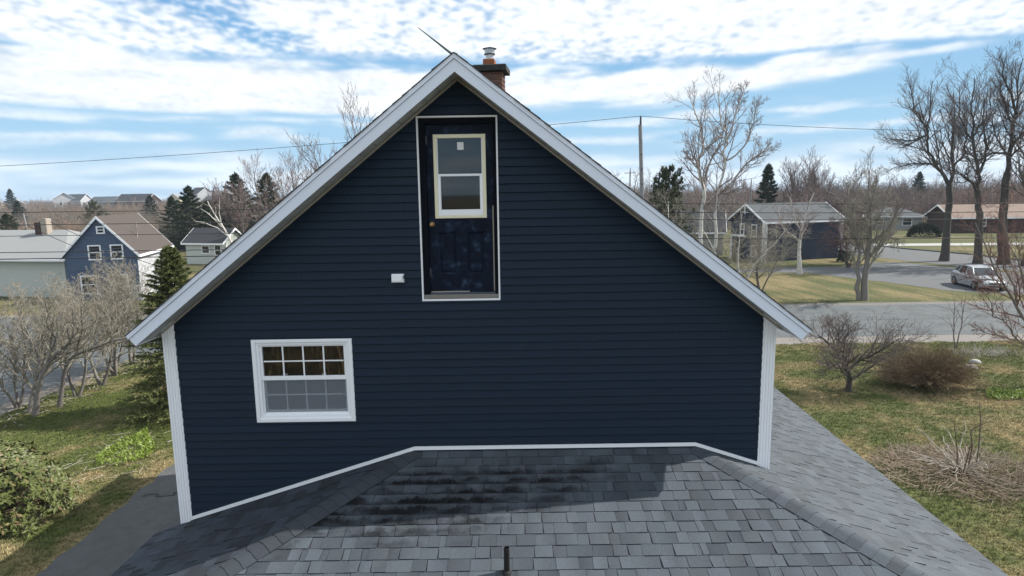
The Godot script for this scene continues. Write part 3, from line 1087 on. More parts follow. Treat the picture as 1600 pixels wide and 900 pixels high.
func lower_roof(house: Node3D) -> void:
	var hz := 4.15
	var eave_x := 2.297 + 3.22
	# the deck under the shingles, with closed soffits and walls below
	var dk := MB.new()
	var hl := hip_left(hz)
	var hr := hip_right(hz)
	var wl := P(-1.267, -3.204, WZ)
	var wr := P(2.297, -3.204, WZ)
	var le := P(-4.61, left_y(-4.61), WZ - 0.06)
	var lw := P(-1.267, -3.204, WZ - 0.001)
	var re_n := P(eave_x + YAW * (hz - WZ), 0, hz)
	re_n.y = right_y(re_n.x, hz) + HC
	hl = P(-4.61, left_y(-4.61), hz)
	var re_f := P(eave_x + YAW * (15.2 - WZ), 0, 15.2)
	re_f.y = right_y(re_f.x, 15.2) + HC
	var cw := P(3.24, right_y(3.24, WZ), WZ)
	var cf := P(3.24, right_y(3.24, 15.2), 15.2)
	var dn := Vector3(0, -0.02, 0)
	var up := Vector3(0, -0.0, 0)
	dk.extrude([hip_left(hz) + dn, hr + dn, wr + dn, wl + dn], up + Vector3(0, 0.018, 0))
	dk.extrude([hip_left(hz) + dn, wl + dn, le + dn, hl + dn], Vector3(0, 0.018, 0))
	dk.extrude([hr + dn, re_n + dn, re_f + dn, cf + dn, cw + dn, wr + dn], Vector3(0, 0.018, 0))
	var roof := part(house, "lower_roof", dk, M.dark_roof)
	roof.set_meta("label", "low hipped roof of grey shingles, partly in shade and damp")
	var off := -house.position - roof.position
	# boards along the eaves and walls below
	var fb := MB.new()
	fb.box((hl + hr) / 2 + Vector3(0, -0.09, 0.012), Vector3(hr.x - hl.x + 1.4, 0.14, 0.02))
	fb.box((hl + le) / 2 + Vector3(-0.012, -0.09, 0), Vector3(0.02, 0.14, absf(hl.z - le.z)))
	fb.extrude([re_n + Vector3(0, -0.16, 0), re_f + Vector3(0, -0.16, 0), re_f + Vector3(0, -0.02, 0), re_n + Vector3(0, -0.02, 0)], Vector3(0.02, 0, 0))
	part(house, "lower_eave_board", fb, M.white_vinyl)
	var lw2 := MB.new()
	lw2.extrude([Vector3(-4.30, 2.45, -4.55), Vector3(5.0, 2.45, -4.55), Vector3(5.4, 2.45, -15.0), Vector3(3.3, 2.45, -15.0), Vector3(3.3, 2.45, -7.3), Vector3(-4.30, 2.45, -7.3)].map(func(q): return q + Vector3(0, -2.45, 0)), Vector3(0, 2.4, 0))
	part(house, "lower_wall", lw2, M.siding)
	# pieces
	var nf := Vector3(0, 1, SF).normalized()
	var vf := Vector3(0, -SF, 1).normalized()
	var kf := sqrt(1 + SF * SF)
	var o_f := P(0, -3.204, WZ)
	var reg_f := PackedVector2Array([Vector2(-1.267, 0.0), Vector2(2.297, 0.0), Vector2(2.297 + (SF / SR - YAW) * 2.6, 2.6 * kf), Vector2(-1.267 - 2.6, 2.6 * kf)])
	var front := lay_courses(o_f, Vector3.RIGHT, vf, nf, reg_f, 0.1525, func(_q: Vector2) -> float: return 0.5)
	# left slope
	var sl := 0.31
	var nl := Vector3(-sl, 1, 0).normalized()
	var vl := Vector3(-1, -sl, 0).normalized()
	var kl := sqrt(1 + sl * sl)
	var o_l := P(-1.267, -3.204, WZ)
	var run := 3.36
	var reg_l := PackedVector2Array([Vector2(0, 0), Vector2(0.0, 3.04 * kl), Vector2(0.10, run * kl), Vector2(3.3, run * kl), Vector2(3.3, 3.3 * kl)])
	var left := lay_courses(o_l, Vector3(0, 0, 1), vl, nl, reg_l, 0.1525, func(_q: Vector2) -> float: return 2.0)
	# right slope, which runs on along the side of the house
	var er := Vector3(YAW, 0, -1).normalized()
	var acr := Vector3(1, -SR, 0)
	var nr := acr.cross(er)
	nr = (nr if nr.y > 0 else -nr).normalized()
	var vr := er.cross(nr)
	vr = (vr if vr.y < 0 else -vr).normalized()
	var o_r := P(2.297, -3.204, WZ)
	var to_uv := func(p: Vector3) -> Vector2: return Vector2((p - o_r).dot(er), (p - o_r).dot(vr))
	var reg_r := PackedVector2Array()
	for p in [wr, cw, cf, re_f, re_n, hr]:
		reg_r.append(to_uv.call(p))
	var right := lay_courses(o_r, er, vr, nr, reg_r, 0.1525, func(_q: Vector2) -> float: return 0.0)
	var front_mat := mat(lin(1, 1, 1), 0.9, stain_map(), 1.0, null, 0.5, true)
	front_mat.uv1_triplanar = false
	front_mat.metallic_specular = 0.3
	var all := []
	for a in [front, left, right]:
		all.append_array(a)
	all.sort_custom(func(a, b): return a[0] > b[0])
	var rest := MB.new()
	var rest_damp := MB.new()
	var made := 0
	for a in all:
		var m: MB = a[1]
		var damp_shade: float = a[2]
		var is_front := damp_shade == 0.5
		if damp_shade > 1.5:  # left slope: damp and the house's shade both put into the colour
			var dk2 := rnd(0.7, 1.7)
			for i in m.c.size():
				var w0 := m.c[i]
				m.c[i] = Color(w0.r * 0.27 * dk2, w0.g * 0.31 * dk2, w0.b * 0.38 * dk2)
		var c3: Vector3 = a[3]
		var seen := -c3.z > 5.0
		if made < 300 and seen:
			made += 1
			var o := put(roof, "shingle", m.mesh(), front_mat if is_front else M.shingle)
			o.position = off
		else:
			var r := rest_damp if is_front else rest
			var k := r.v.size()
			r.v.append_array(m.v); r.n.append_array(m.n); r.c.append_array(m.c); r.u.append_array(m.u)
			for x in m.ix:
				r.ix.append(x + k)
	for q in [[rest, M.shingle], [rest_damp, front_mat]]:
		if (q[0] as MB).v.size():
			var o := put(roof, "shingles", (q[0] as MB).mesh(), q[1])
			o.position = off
			o.set_meta("kind", "stuff")
	# bent caps lapped up the two hips
	for side in [-1, 1]:
		var n_a := nl if side < 0 else nr
		var len_ := 3.35
		var i := 0
		var at := 0.0
		while at < len_ - 0.2:
			var z0 := WZ - at / 1.47 - 0.005
			var z1 := WZ - (at + 0.20) / 1.47
			var h0 := hip_left(z0) if side < 0 else hip_right(z0)
			var h1 := hip_left(z1) if side < 0 else hip_right(z1)
			var dr := (h1 - h0).normalized()
			var af := nf.cross(dr).normalized()
			af = af if af.z * 1.0 - af.y > 0 and af.dot(vf) > -0.2 else -af
			# across each slope, away from the hip
			var da := dr.cross(nf).normalized()
			if da.dot(Vector3(-side, 0, 0)) < 0:
				da = -da
			var db := dr.cross(n_a).normalized()
			if db.dot(Vector3(side, 0, 0)) < 0:
				db = -db
			var wdt := 0.142
			var lift0 := 0.014
			var lift1 := 0.021 + rnd(0, 0.002)
			var m := MB.new()
			m.col = shingle_tone()
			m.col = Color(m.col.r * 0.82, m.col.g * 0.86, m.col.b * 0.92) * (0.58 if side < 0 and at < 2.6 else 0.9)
			var ring0 := []
			var ring1 := []
			var prof := [[0, 1.0, -0.003], [0, 0.45, 0.004], [0, 0.14, 0.007], [2, 0.0, 0.003], [1, 0.14, 0.007], [1, 0.45, 0.004], [1, 1.0, -0.003]]
			for q in prof:
				var d: Vector3 = da if q[0] == 0 else db
				var nv: Vector3 = nf if q[0] == 0 else (n_a if q[0] == 1 else (nf + n_a).normalized())
				if q[0] == 2:
					d = Vector3.ZERO
				ring0.append(h0 + d * wdt * q[1] + nv * (lift0 + q[2]))
				ring1.append(h1 + dr * rnd(-0.004, 0.004) + d * wdt * q[1] * 1.03 + nv * (lift1 + q[2]))
			for j in 6:
				if side < 0:
					m.quad(ring1[j + 1], ring0[j + 1], ring0[j], ring1[j])
				else:
					m.quad(ring1[j], ring0[j], ring0[j + 1], ring1[j + 1])
			var base := m.col
			m.col = Color(base.r * 0.5, base.g * 0.5, base.b * 0.5)
			for j in 6:
				var lw3 := Vector3(0, -0.02, 0)
				m.quad(ring1[j], ring1[j + 1], ring1[j + 1] + lw3, ring1[j] + lw3)
			for rr in [[ring0[0], ring1[0]], [ring0[6], ring1[6]]]:
				m.quad(rr[0], rr[1], rr[1] + Vector3(0, -0.03, 0), rr[0] + Vector3(0, -0.03, 0))
			var o := put(roof, "hip_cap", m.mesh(), M.cap)
			o.position = off
			at += 0.143
			i += 1
	# white flashing where the lower roof meets the wall
	for e in [[Vector2(-4.163, left_y(-4.163)), Vector2(-1.262, -3.202)], [Vector2(-1.262, -3.202), Vector2(2.292, -3.202)], [Vector2(2.292, -3.202), Vector2(3.095, right_y(3.095, WZ))]]:
		var a: Vector2 = e[0]
		var b: Vector2 = e[1]
		var m := MB.new()
		var pa := P(a.x, a.y + 0.022, WZ - 0.02)
		var pb := P(b.x, b.y + 0.022, WZ - 0.02)
		m.extrude([pa, pb, pb + Vector3(0, 0.042, 0), pa + Vector3(0, 0.042, 0)], Vector3(0, 0, 0.022))
		part(house, "flashing", m, M.white_vinyl)
	# the vent pipe that stands through the front slope
	var vp := MB.new()
	var foot := P(-0.094, front_y(5.732), 5.732)
	vp.lathe([Vector2(0.029, -0.1), Vector2(0.029, 0.27), Vector2(0.027, 0.275), Vector2(0.022, 0.273), Vector2(0.022, 0.05)], foot, 20)
	part(house, "vent_pipe", vp, M.black_pipe)
	var bt := MB.new()
	bt.lathe([Vector2(0.062, -0.03), Vector2(0.044, 0.015), Vector2(0.034, 0.03), Vector2(0.030, 0.033)], foot, 20)
	part(house, "pipe_boot", bt, M.rubber)


# ---------------------------------------------------------------- trees
func smooth_path(p: Array, sub := 3) -> PackedVector3Array:
	var out := PackedVector3Array()
	var n := p.size()
	for i in n - 1:
		var a: Vector3 = p[maxi(i - 1, 0)]
		var b: Vector3 = p[i]
		var c: Vector3 = p[i + 1]
		var d: Vector3 = p[mini(i + 2, n - 1)]
		for s in sub:
			out.append(b.cubic_interpolate(c, a, d, float(s) / sub))
	out.append(p[n - 1])
	return out


# o: wob, up, n (children), ang, ratio, rmin, last (deepest level), t0
func grow(tw: MB, lvl: int, pos: Vector3, dir: Vector3, length: float, r: float, o: Dictionary) -> void:
	var segs: int = 5 if lvl <= 1 else (4 if lvl == 2 else 3)
	var pts := PackedVector3Array([pos])
	var rad := PackedFloat32Array([r])
	var d := dir.normalized()
	var up: float = o.up
	for i in segs:
		d = (d + rdir() * o.wob + Vector3.UP * up / segs).normalized()
		pts.append(pts[i] + d * length / segs)
		rad.append(maxf(lerpf(r, r * 0.3, float(i + 1) / segs), o.rmin * 0.6))
	tw.tube(pts, rad, 5 if lvl <= 1 else 3)
	if lvl < o.last:
		sprout(tw, lvl, pts, rad, length, o)


func sprout(tw: MB, lvl: int, pts: PackedVector3Array, rad: PackedFloat32Array, length: float, o: Dictionary) -> void:
	var ns: Array = o.n
	var count: int = ns[mini(lvl, ns.size() - 1)]
	var az := rnd(0, TAU)
	for k in count:
		var t: float = lerpf(o.t0, 0.99, (k + rng.randf()) / count)
		var f := t * (pts.size() - 1)
		var i := mini(int(f), pts.size() - 2)
		var p := pts[i].lerp(pts[i + 1], f - i)
		var tan := (pts[i + 1] - pts[i]).normalized()
		var side := tan.cross(Vector3(0.2, 0.3, 0.93)).normalized().rotated(tan, az)
		az += 2.4 + rnd(-0.5, 0.5)
		var an: float = o.ang * rnd(0.7, 1.3)
		var d := tan * cos(an) + side * sin(an)
		var ln: float = length * o.ratio * rnd(0.65, 1.25) * (1.15 - 0.6 * t)
		grow(tw, lvl + 1, p, d, ln, maxf(lerpf(rad[i], rad[i + 1], f - i) * 0.6, o.rmin), o)


# a tree whose main limbs are given, and whose branches and twigs grow from them
func guided_tree(called: String, label: String, category: String, at: Vector3, limbs: Array, radii: Array, bark: Material, twig: Material, o: Dictionary, group := "") -> Node3D:
	var root := thing(called, label, category, at, 0.0, group)
	var tw := MB.new()
	for i in limbs.size():
		var p := smooth_path(limbs[i])
		var jit := 0.10 * (limbs[i][0] as Vector3).distance_to(limbs[i][1])
		for j in range(1, p.size()):
			p[j] += rdir() * jit * (0.18 if i == 0 else 0.6)
		var rad := PackedFloat32Array()
		var ln := 0.0
		for j in p.size():
			var t := float(j) / (p.size() - 1)
			var rr: Vector2 = radii[i]
			var fl := (1.0 + (0.32 * exp(-t * p.size() * 0.7) if i == 0 else 0.0)) * rnd(0.94, 1.06)
			rad.append(lerpf(rr.x, rr.y, pow(t, 0.85)) * fl)
			if j:
				ln += p[j].distance_to(p[j - 1])
		var m := MB.new()
		m.tube(p, rad, 9 if i == 0 else 7, true)
		var lb: Material = o.get("limb_bark", bark) if i > 0 and (radii[i] as Vector2).x < 0.095 else bark
		put(root, "trunk" if i == 0 else "limb", m.mesh(), lb)
		if not o.get("bare", []).has(i):
			sprout(tw, 1, p, rad, ln * o.get("spread", 0.75), o)
	put(root, "crown", tw.mesh(), twig)
	return root


# a tree or shrub of several stems that grows by itself
func bare_tree(called: String, label: String, category: String, at: Vector3, h: float, r: float, stems: int, lean: float, bark: Material, twig: Material, o: Dictionary, group := "") -> Node3D:
	var root := thing(called, label, category, at, 0.0, group)
	var tw := MB.new()
	for s in stems:
		var a := TAU * s / stems + rnd(-0.4, 0.4)
		var d := Vector3(cos(a) * lean, 1, sin(a) * lean).normalized()
		var pts := PackedVector3Array()
		var rad := PackedFloat32Array()
		var p := Vector3(cos(a), 0, sin(a)) * r * (0.6 if stems > 1 else 0.0) + Vector3(0, -0.05, 0)
		var hh := h * rnd(0.8, 1.05)
		var segs := 7
		for i in segs + 1:
			pts.append(p)
			rad.append(r * lerpf(1.0, 0.18, float(i) / segs) * (1.35 if i == 0 else 1.0))
			d = (d + rdir() * o.wob * 0.7 + Vector3.UP * 0.08).normalized()
			p += d * hh / segs
		var m := MB.new()
		m.tube(pts, rad, 7, true)
		put(root, "trunk", m.mesh(), bark)
		sprout(tw, 0, pts, rad, hh, o)
	put(root, "crown", tw.mesh(), twig)
	return root


# needles: little blades that bristle from a sprig
func sprig(m: MB, p: Vector3, d: Vector3, ln: float, blades: int, bl: float, bw: float, tone: Color) -> void:
	for b in blades:
		var t := rng.randf()
		var q := p + d * ln * t
		var w := (d * 0.8 + rdir() * 0.85).normalized()
		var s := w.cross(rdir()).normalized() * bw
		var f := rnd(0.72, 1.15)
		m.col = Color(tone.r * f, tone.g * f, tone.b * f)
		m.tri(q - s, q + s, q + w * bl * rnd(0.7, 1.2))


func conifer(called: String, label: String, at: Vector3, h: float, wide: float, n: int, sprigs: int, blades: int, bl: float, tone: Color, droop := 0.25, group := "", bare_low := 0.0) -> Node3D:
	var root := thing(called, label, "tree", at, 0.0, group)
	var tr := MB.new()
	tr.tube(PackedVector3Array([Vector3(0, -0.05, 0), Vector3(0.02, h * 0.5, 0), Vector3(0, h * 0.98, 0)]), PackedFloat32Array([h * 0.018 + 0.02, h * 0.011, 0.008]), 7, true)
	put(root, "trunk", tr.mesh(), M.bark_brown)
	var m := MB.new()
	var st := MB.new()
	for i in n:
		var t := (i + rng.randf()) / n
		t = bare_low + (1.0 - bare_low) * t
		var y := h * (0.03 + 0.95 * t)
		var ln := wide * pow(1.0 - t, 0.82) * rnd(0.72, 1.12) + 0.06
		var a := i * 2.399 + rnd(-0.3, 0.3)
		var out := Vector3(cos(a), 0, sin(a))
		var p0 := Vector3(0, y, 0)
		var rise := lerpf(-droop, 0.75, t * t) + rnd(-0.12, 0.12)
		var p1 := p0 + out * ln * 0.55 + Vector3.UP * ln * (rise * 0.5)
		var p2 := p0 + out * ln + Vector3.UP * ln * (rise * 0.75 + 0.10)
		st.tube(PackedVector3Array([p0, p1, p2]), PackedFloat32Array([0.012 + 0.008 * ln, 0.008, 0.003]), 3)
		for k in sprigs:
			var u := 0.12 + 0.88 * (k + rng.randf()) / sprigs
			var p := p0.lerp(p1, u * 2.0) if u < 0.5 else p1.lerp(p2, u * 2.0 - 1.0)
			var sd := out.cross(Vector3.UP) * (1.0 if k % 2 else -1.0)
			var d := (out * 0.75 + sd * rnd(0.3, 1.0) + Vector3.UP * rnd(-0.25, 0.15)).normalized()
			var sl := ln * 0.34 * (1.15 - 0.55 * u) * rnd(0.7, 1.2)
			var fresh := rnd(0.75, 1.25) * lerpf(0.8, 1.2, u)
			sprig(m, p, d, sl, blades, bl, bl * 0.16, Color(tone.r * fresh, tone.g * fresh, tone.b * fresh))
	sprig(m, Vector3(0, h * 0.93, 0), Vector3.UP, h * 0.07, blades * 3, bl, bl * 0.16, tone)
	put(root, "branch_wood", st.mesh(), M.bark_brown)
	put(root, "crown", m.mesh(), M.needle)
	return root


# a pine: limbs that turn up at the end and carry tufts of needles
func pine(called: String, label: String, at: Vector3, h: float, wide: float, n: int, tufts: int, tone: Color, group := "") -> Node3D:
	var root := thing(called, label, "tree", at, 0.0, group)
	var tr := MB.new()
	tr.tube(PackedVector3Array([Vector3(0, -0.05, 0), Vector3(0.1, h * 0.5, 0), Vector3(0, h * 0.95, 0)]), PackedFloat32Array([h * 0.02, h * 0.013, 0.03]), 7, true)
	put(root, "trunk", tr.mesh(), M.bark_brown)
	var m := MB.new()
	var st := MB.new()
	for i in n:
		var t := 0.15 + 0.83 * (i + rng.randf()) / n
		var a := i * 2.399 + rnd(-0.4, 0.4)
		var out := Vector3(cos(a), 0, sin(a))
		var ln := wide * rnd(0.55, 1.1) * pow(1.0 - t * 0.92, 0.6)
		var p0 := Vector3(0, h * t * 0.95, 0)
		var p1 := p0 + out * ln * 0.6 + Vector3.UP * ln * 0.15
		var p2 := p0 + out * ln + Vector3.UP * ln * 0.5
		st.tube(PackedVector3Array([p0, p1, p2]), PackedFloat32Array([0.05, 0.035, 0.012]), 4)
		for k in tufts:
			var u := 0.3 + 0.7 * rng.randf()
			var p := p0.lerp(p1, u * 2.0) if u < 0.5 else p1.lerp(p2, u * 2.0 - 1.0)
			p += rdir() * ln * 0.22
			var f := rnd(0.7, 1.25)
			sprig(m, p, Vector3.UP, 0.12, 12, h * 0.034, h * 0.0038, Color(tone.r * f, tone.g * f, tone.b * f))
	put(root, "branch_wood", st.mesh(), M.bark_brown)
	put(root, "crown", m.mesh(), M.needle)
	return root


func near_plants() -> void:
	# --- the row of leafless trees beside the side road, on the left
	var o := {"wob": 0.22, "up": 0.30, "n": [9, 16, 8, 5, 3], "ang": 0.75, "ratio": 0.47, "rmin": 0.005, "last": 4, "t0": 0.22, "spread": 0.78}
	var grp := "leafless trees in a row along the side road"
	guided_tree("bare_tree", "grey leafless tree with a thick forked trunk, nearest of the row beside the side road", "tree", Vector3(-15.39, 0, -19.17), [
		[Vector3(0, 0, 0), Vector3(0.2, 0.8, 0), Vector3(0.5, 1.5, 0), Vector3(0.9, 2.0, 0), Vector3(1.4, 2.4, 0), Vector3(1.6, 2.9, 0), Vector3(1.6, 3.6, 0)],
		[Vector3(0.4, 1.4, 0), Vector3(0.2, 2.1, -0.1), Vector3(0, 2.4, -0.3), Vector3(-0.3, 2.8, -0.4), Vector3(-0.5, 3.4, -0.6)],
		[Vector3(0.6, 1.7, 0), Vector3(1.0, 2.5, 0.1), Vector3(1.0, 3.1, 0.3), Vector3(1.2, 3.9, 0.5)]],
		[Vector2(0.085, 0.022), Vector2(0.05, 0.014), Vector2(0.045, 0.014)], M.bark_grey, M.twig_grey, o, grp)
	guided_tree("bare_tree", "grey leafless tree whose long low limb reaches right towards the house eave", "tree", Vector3(-15.17, 0, -19.95), [
		[Vector3(0, 0, 0), Vector3(0.2, 0.8, 0), Vector3(0.5, 1.6, 0), Vector3(1.1, 1.9, 0), Vector3(1.9, 2.2, 0), Vector3(2.6, 2.35, 0), Vector3(3.2, 2.6, 0)],
		[Vector3(0.3, 1.0, 0), Vector3(0.1, 1.6, -0.2), Vector3(0, 2.4, -0.5), Vector3(0, 3.5, -0.7)],
		[Vector3(0.8, 1.8, 0), Vector3(1.3, 2.6, 0.3), Vector3(1.6, 3.5, 0.6)]],
		[Vector2(0.075, 0.014), Vector2(0.045, 0.014), Vector2(0.04, 0.012)], M.bark_grey, M.twig_grey, o, grp)
	var names := ["pale grey leafless tree just behind the thick forked one of the row", "slender leafless tree with two stems, in the middle of the row on the left", "short leafless tree with a knobbly base, after the middle of the row", "leafless tree of three stems, last but one of the row from the camera", "leafless tree of upright stems at the far end of the row beside the spruce", "leafless tree at the left edge of the picture, leaning over the side road", "twiggy leafless tree between the thick forked one and the left edge", "second twiggy leafless tree behind the left-edge one, nearer the main road", "leafless bush of many thin stems filling the gap before the far end of the row"]
	var spots := [Vector3(-15.75, 0, -19.4), Vector3(-15.3, 0, -21.0), Vector3(-15.3, 0, -22.3), Vector3(-15.6, 0, -23.6), Vector3(-15.9, 0, -25.2), Vector3(-17.4, 0, -19.2), Vector3(-16.5, 0, -19.9), Vector3(-17.2, 0, -21.6), Vector3(-16.1, 0, -24.4)]
	var stems := [1, 2, 2, 3, 3, 2, 3, 3, 5]
	var o2 := {"wob": 0.24, "up": 0.22, "n": [16, 8, 5, 4], "ang": 0.7, "ratio": 0.42, "rmin": 0.005, "last": 4, "t0": 0.22}
	for i in 9:
		bare_tree("bare_tree", names[i], "tree", spots[i], [3.9, 4.0, 3.8, 4.1, 4.3, 3.7, 3.6, 3.7, 3.7][i], [0.07, 0.055, 0.06, 0.055, 0.06, 0.06, 0.045, 0.05, 0.04][i], stems[i], 0.28, M.bark_grey, M.twig_grey, o2, grp)
	# --- spruce at the house's left corner
	conifer("spruce_tree", "bushy green spruce standing close to the left eave of the navy house", Vector3(-10.72, 0, -19.4), 5.4, 1.9, 230, 18, 24, 0.085, Color(0.105, 0.125, 0.036), 0.42)
	# --- leafy evergreen bush, lower left
	var bush := thing("rhododendron_bush", "wide evergreen bush with glossy leaves, on the lawn left of the driveway", "bush", Vector3(-11.7, 0, -12.7))
	var lf := MB.new()
	var stm := MB.new()
	for i in 850:
		var a := rng.randf() * TAU
		var yy := pow(rng.randf(), 1.0)
		var rr := sqrt(1.0 - yy * yy * 0.92) * rnd(0.74, 1.08) * (1.0 + 0.14 * sin(a * 3.0 + 1.0) + 0.12 * sin(a * 5.0 + yy * 4.0))
		var p := Vector3(cos(a) * rr * 1.85, maxf(0.06, yy * 1.40 + 0.04 + 0.12 * sin(a * 4.0) + 0.08 * sin(a * 7.0)), sin(a) * rr * 1.55)
		var outw := Vector3(p.x, p.y * 0.9 + 0.5, p.z).normalized()
		if i % 12 == 0:
			stm.tube(PackedVector3Array([Vector3(p.x * 0.15, 0, p.z * 0.15), p * 0.6, p]), PackedFloat32Array([0.018, 0.012, 0.006]), 4)
		var x := outw.cross(rdir()).normalized()
		var nl := 7 + rng.randi() % 4
		for k in nl:
			var w := x.rotated(outw, TAU * k / nl + rnd(-0.25, 0.25))
			var d := (w + outw * rnd(-0.25, 0.55)).normalized()
			var s := d.cross(outw).normalized() * rnd(0.022, 0.034)
			var ln := rnd(0.11, 0.19)
			var lift := outw * 0.012
			var g := rnd(0.7, 1.25)
			lf.col = Color(0.095 * g, 0.115 * g, 0.030 * g) if rng.randf() > 0.1 else Color(0.17 * g, 0.13 * g, 0.06 * g)
			var q := p + rdir() * 0.03
			var mid := q + d * ln * 0.5
			lf.tri(q, mid + s - lift * 0.5, mid + lift)
			lf.tri(q, mid + lift, mid - s - lift * 0.5)
			lf.tri(mid + s - lift * 0.5, q + d * ln, mid + lift)
			lf.tri(mid + lift, q + d * ln, mid - s - lift * 0.5)
	put(bush, "stems", stm.mesh(), M.bark_brown)
	put(bush, "leaves", lf.mesh(), M.leaf)
	# --- bright green ground cover
	for q in [[Vector3(-10.6, 0, -16.4), 0.55, 1.25, "patch of bright yellow-green ground cover on the lawn beside the driveway"], [Vector3(16.2, 0, -19.7), 0.75, 0.5, "small patch of bright green plants on the right lawn behind the fountain-shaped shrub"]]:
		var gc := MB.new()
		for i in 1500:
			var a := rng.randf() * TAU
			var rr := sqrt(rng.randf())
			var p := Vector3(cos(a) * rr * q[1], 0, sin(a) * rr * q[2]) + Vector3(0.22 * sin(a * 2.0), rnd(0.03, 0.12), 0)
			p = p.rotated(Vector3.UP, 0.25)
			var g := rnd(0.7, 1.25)
			gc.col = Color(0.17 * g, 0.24 * g, 0.028 * g)
			var d := rdir().normalized()
			var s := d.cross(Vector3(0.2, 0.9, 0.3)).normalized() * 0.022
			gc.tri(p - s, p + s, p + (d + Vector3(0, 0.6, 0)) * 0.055)
			gc.tri(p + d * 0.02 - s, p + d * 0.02 + Vector3(0, 0.03, 0), p + d * 0.02 + s)
		var o3 := put(self, "ground_cover", gc.mesh(), M.leaf, q[0])
		o3.set_meta("label", q[3])
		o3.set_meta("category", "plant")
		o3.set_meta("kind", "stuff")
	# --- low spreading tree on the right lawn
	var oa := {"wob": 0.26, "up": 0.18, "n": [8, 16, 8, 5], "ang": 0.75, "ratio": 0.56, "rmin": 0.005, "last": 4, "t0": 0.12, "spread": 1.0}
	guided_tree("fruit_tree", "small dark spreading leafless tree with a short trunk on the right lawn", "tree", Vector3(11.39, 0, -20.33), [
		[Vector3(0, 0, 0), Vector3(0, 0.5, 0), Vector3(-0.2, 0.9, 0), Vector3(-0.5, 1.4, 0), Vector3(-0.9, 1.8, 0), Vector3(-1.2, 2.0, 0.1)],
		[Vector3(-0.1, 0.7, 0), Vector3(0.5, 1.0, -0.3), Vector3(1.3, 1.2, -0.6), Vector3(2.3, 1.55, -0.9)],
		[Vector3(-0.2, 0.8, 0), Vector3(-0.1, 1.5, -0.2), Vector3(0.1, 2.25, -0.4)],
		[Vector3(-0.5, 1.4, 0), Vector3(-0.2, 1.8, -0.4), Vector3(-0.3, 2.2, -0.9)],
		[Vector3(0.2, 1.0, 0), Vector3(0.7, 1.5, 0.4), Vector3(1.1, 2.0, 0.8)],
		[Vector3(-0.3, 1.1, 0), Vector3(-0.7, 1.1, 0.5), Vector3(-1.3, 1.25, 0.9)]],
		[Vector2(0.10, 0.02), Vector2(0.055, 0.014), Vector2(0.05, 0.014), Vector2(0.035, 0.012), Vector2(0.04, 0.012), Vector2(0.04, 0.012)], M.bark_dark, M.twig_dark, oa)
	# --- fountain-shaped shrub
	var fo := thing("fountain_shrub", "olive brown leafless shrub of fine arching stems on the right lawn", "shrub", Vector3(14.3, 0, -20.7))
	var fm := MB.new()
	for i in 560:
		var a := rng.randf() * TAU
		var l := pow(rng.randf(), 0.6) * 1.05
		var d := Vector3(cos(a) * l, rnd(0.75, 1.0), sin(a) * l * 0.8).normalized()
		var p := Vector3(cos(a), 0, sin(a)) * rnd(0.02, 0.25)
		var pts := PackedVector3Array([p])
		var ln := rnd(1.1, 1.5)
		for s in 6:
			d = (d + Vector3(cos(a) * 0.10 * l, -0.09 * l, sin(a) * 0.08 * l) + rdir() * 0.12).normalized()
			p += d * ln / 6.0
			pts.append(p)
			if s > 1:
				for k in 3:
					var td := (d + rdir() * 0.9).normalized()
					var e := p + td * rnd(0.12, 0.36)
					fm.tube(PackedVector3Array([p, p.lerp(e, 0.5) + rdir() * 0.02, e]), PackedFloat32Array([0.005, 0.004, 0.003]), 3)
		fm.tube(pts, PackedFloat32Array([0.010, 0.009, 0.008, 0.007, 0.006, 0.005, 0.003]), 3)
	put(fo, "stems", fm.mesh(), M.twig_olive)
	# --- brushy low shrub with pale sprawling stems
	var br := thing("brush_shrub", "low tangled shrub of pale sprawling stems with upright shoots, lower right lawn", "shrub", Vector3(10.75, 0, -14.1))
	var pale := MB.new()
	var fine := MB.new()
	var up3 := MB.new()
	for i in 46:
		var a := rng.randf() * TAU
		var d := Vector3(cos(a), rnd(0.1, 0.55), sin(a) * 0.8).normalized()
		var p := Vector3(cos(a), 0, sin(a)) * 0.1 + Vector3(0, 0.1, 0)
		var pts := PackedVector3Array([p])
		var ln := rnd(0.5, 1.35)
		for s in 5:
			d = (d + rdir() * 0.42 + Vector3(0, -0.07, 0)).normalized()
			p += d * ln / 5.0
			p.y = maxf(p.y, 0.04)
			pts.append(p)
			if rng.randf() < 0.7:
				pale.tube(PackedVector3Array([p, p + (d + rdir()).normalized() * rnd(0.08, 0.28)]), PackedFloat32Array([0.007, 0.003]), 4)
		pale.tube(pts, PackedFloat32Array([0.013, 0.012, 0.011, 0.009, 0.007, 0.004]), 5)
	for i in 1300:
		var a := rng.randf() * TAU
		var rr := sqrt(rng.randf()) * 1.9
		var p := Vector3(cos(a) * rr, rnd(0.02, 0.3) * (1.2 - rr * 0.5), sin(a) * rr * 0.75)
		var d := (rdir() * Vector3(1, 0.35, 1) + Vector3(cos(a), 0.3, sin(a)) * 0.6).normalized()
		fine.tube(PackedVector3Array([p, p + d * 0.16 + rdir() * 0.03, p + d * rnd(0.25, 0.45)]), PackedFloat32Array([0.007, 0.006, 0.003]), 3)
	for s in [[Vector3(-0.1, 0, 0), Vector3(-0.15, 0.6, 0), Vector3(-0.28, 1.25, 0)], [Vector3(0.15, 0, 0), Vector3(0.2, 0.7, 0), Vector3(0.16, 1.1, 0), Vector3(0.55, 1.35, 0.1)], [Vector3(0.28, 0, 0.05), Vector3(0.36, 0.6, 0), Vector3(0.38, 1.3, -0.05), Vector3(0.30, 1.75, -0.05)], [Vector3(0.05, 0, 0), Vector3(0.08, 0.45, 0.05), Vector3(0.10, 0.8, 0.1)]]:
		var q := smooth_path(s, 3)
		var rr := PackedFloat32Array()
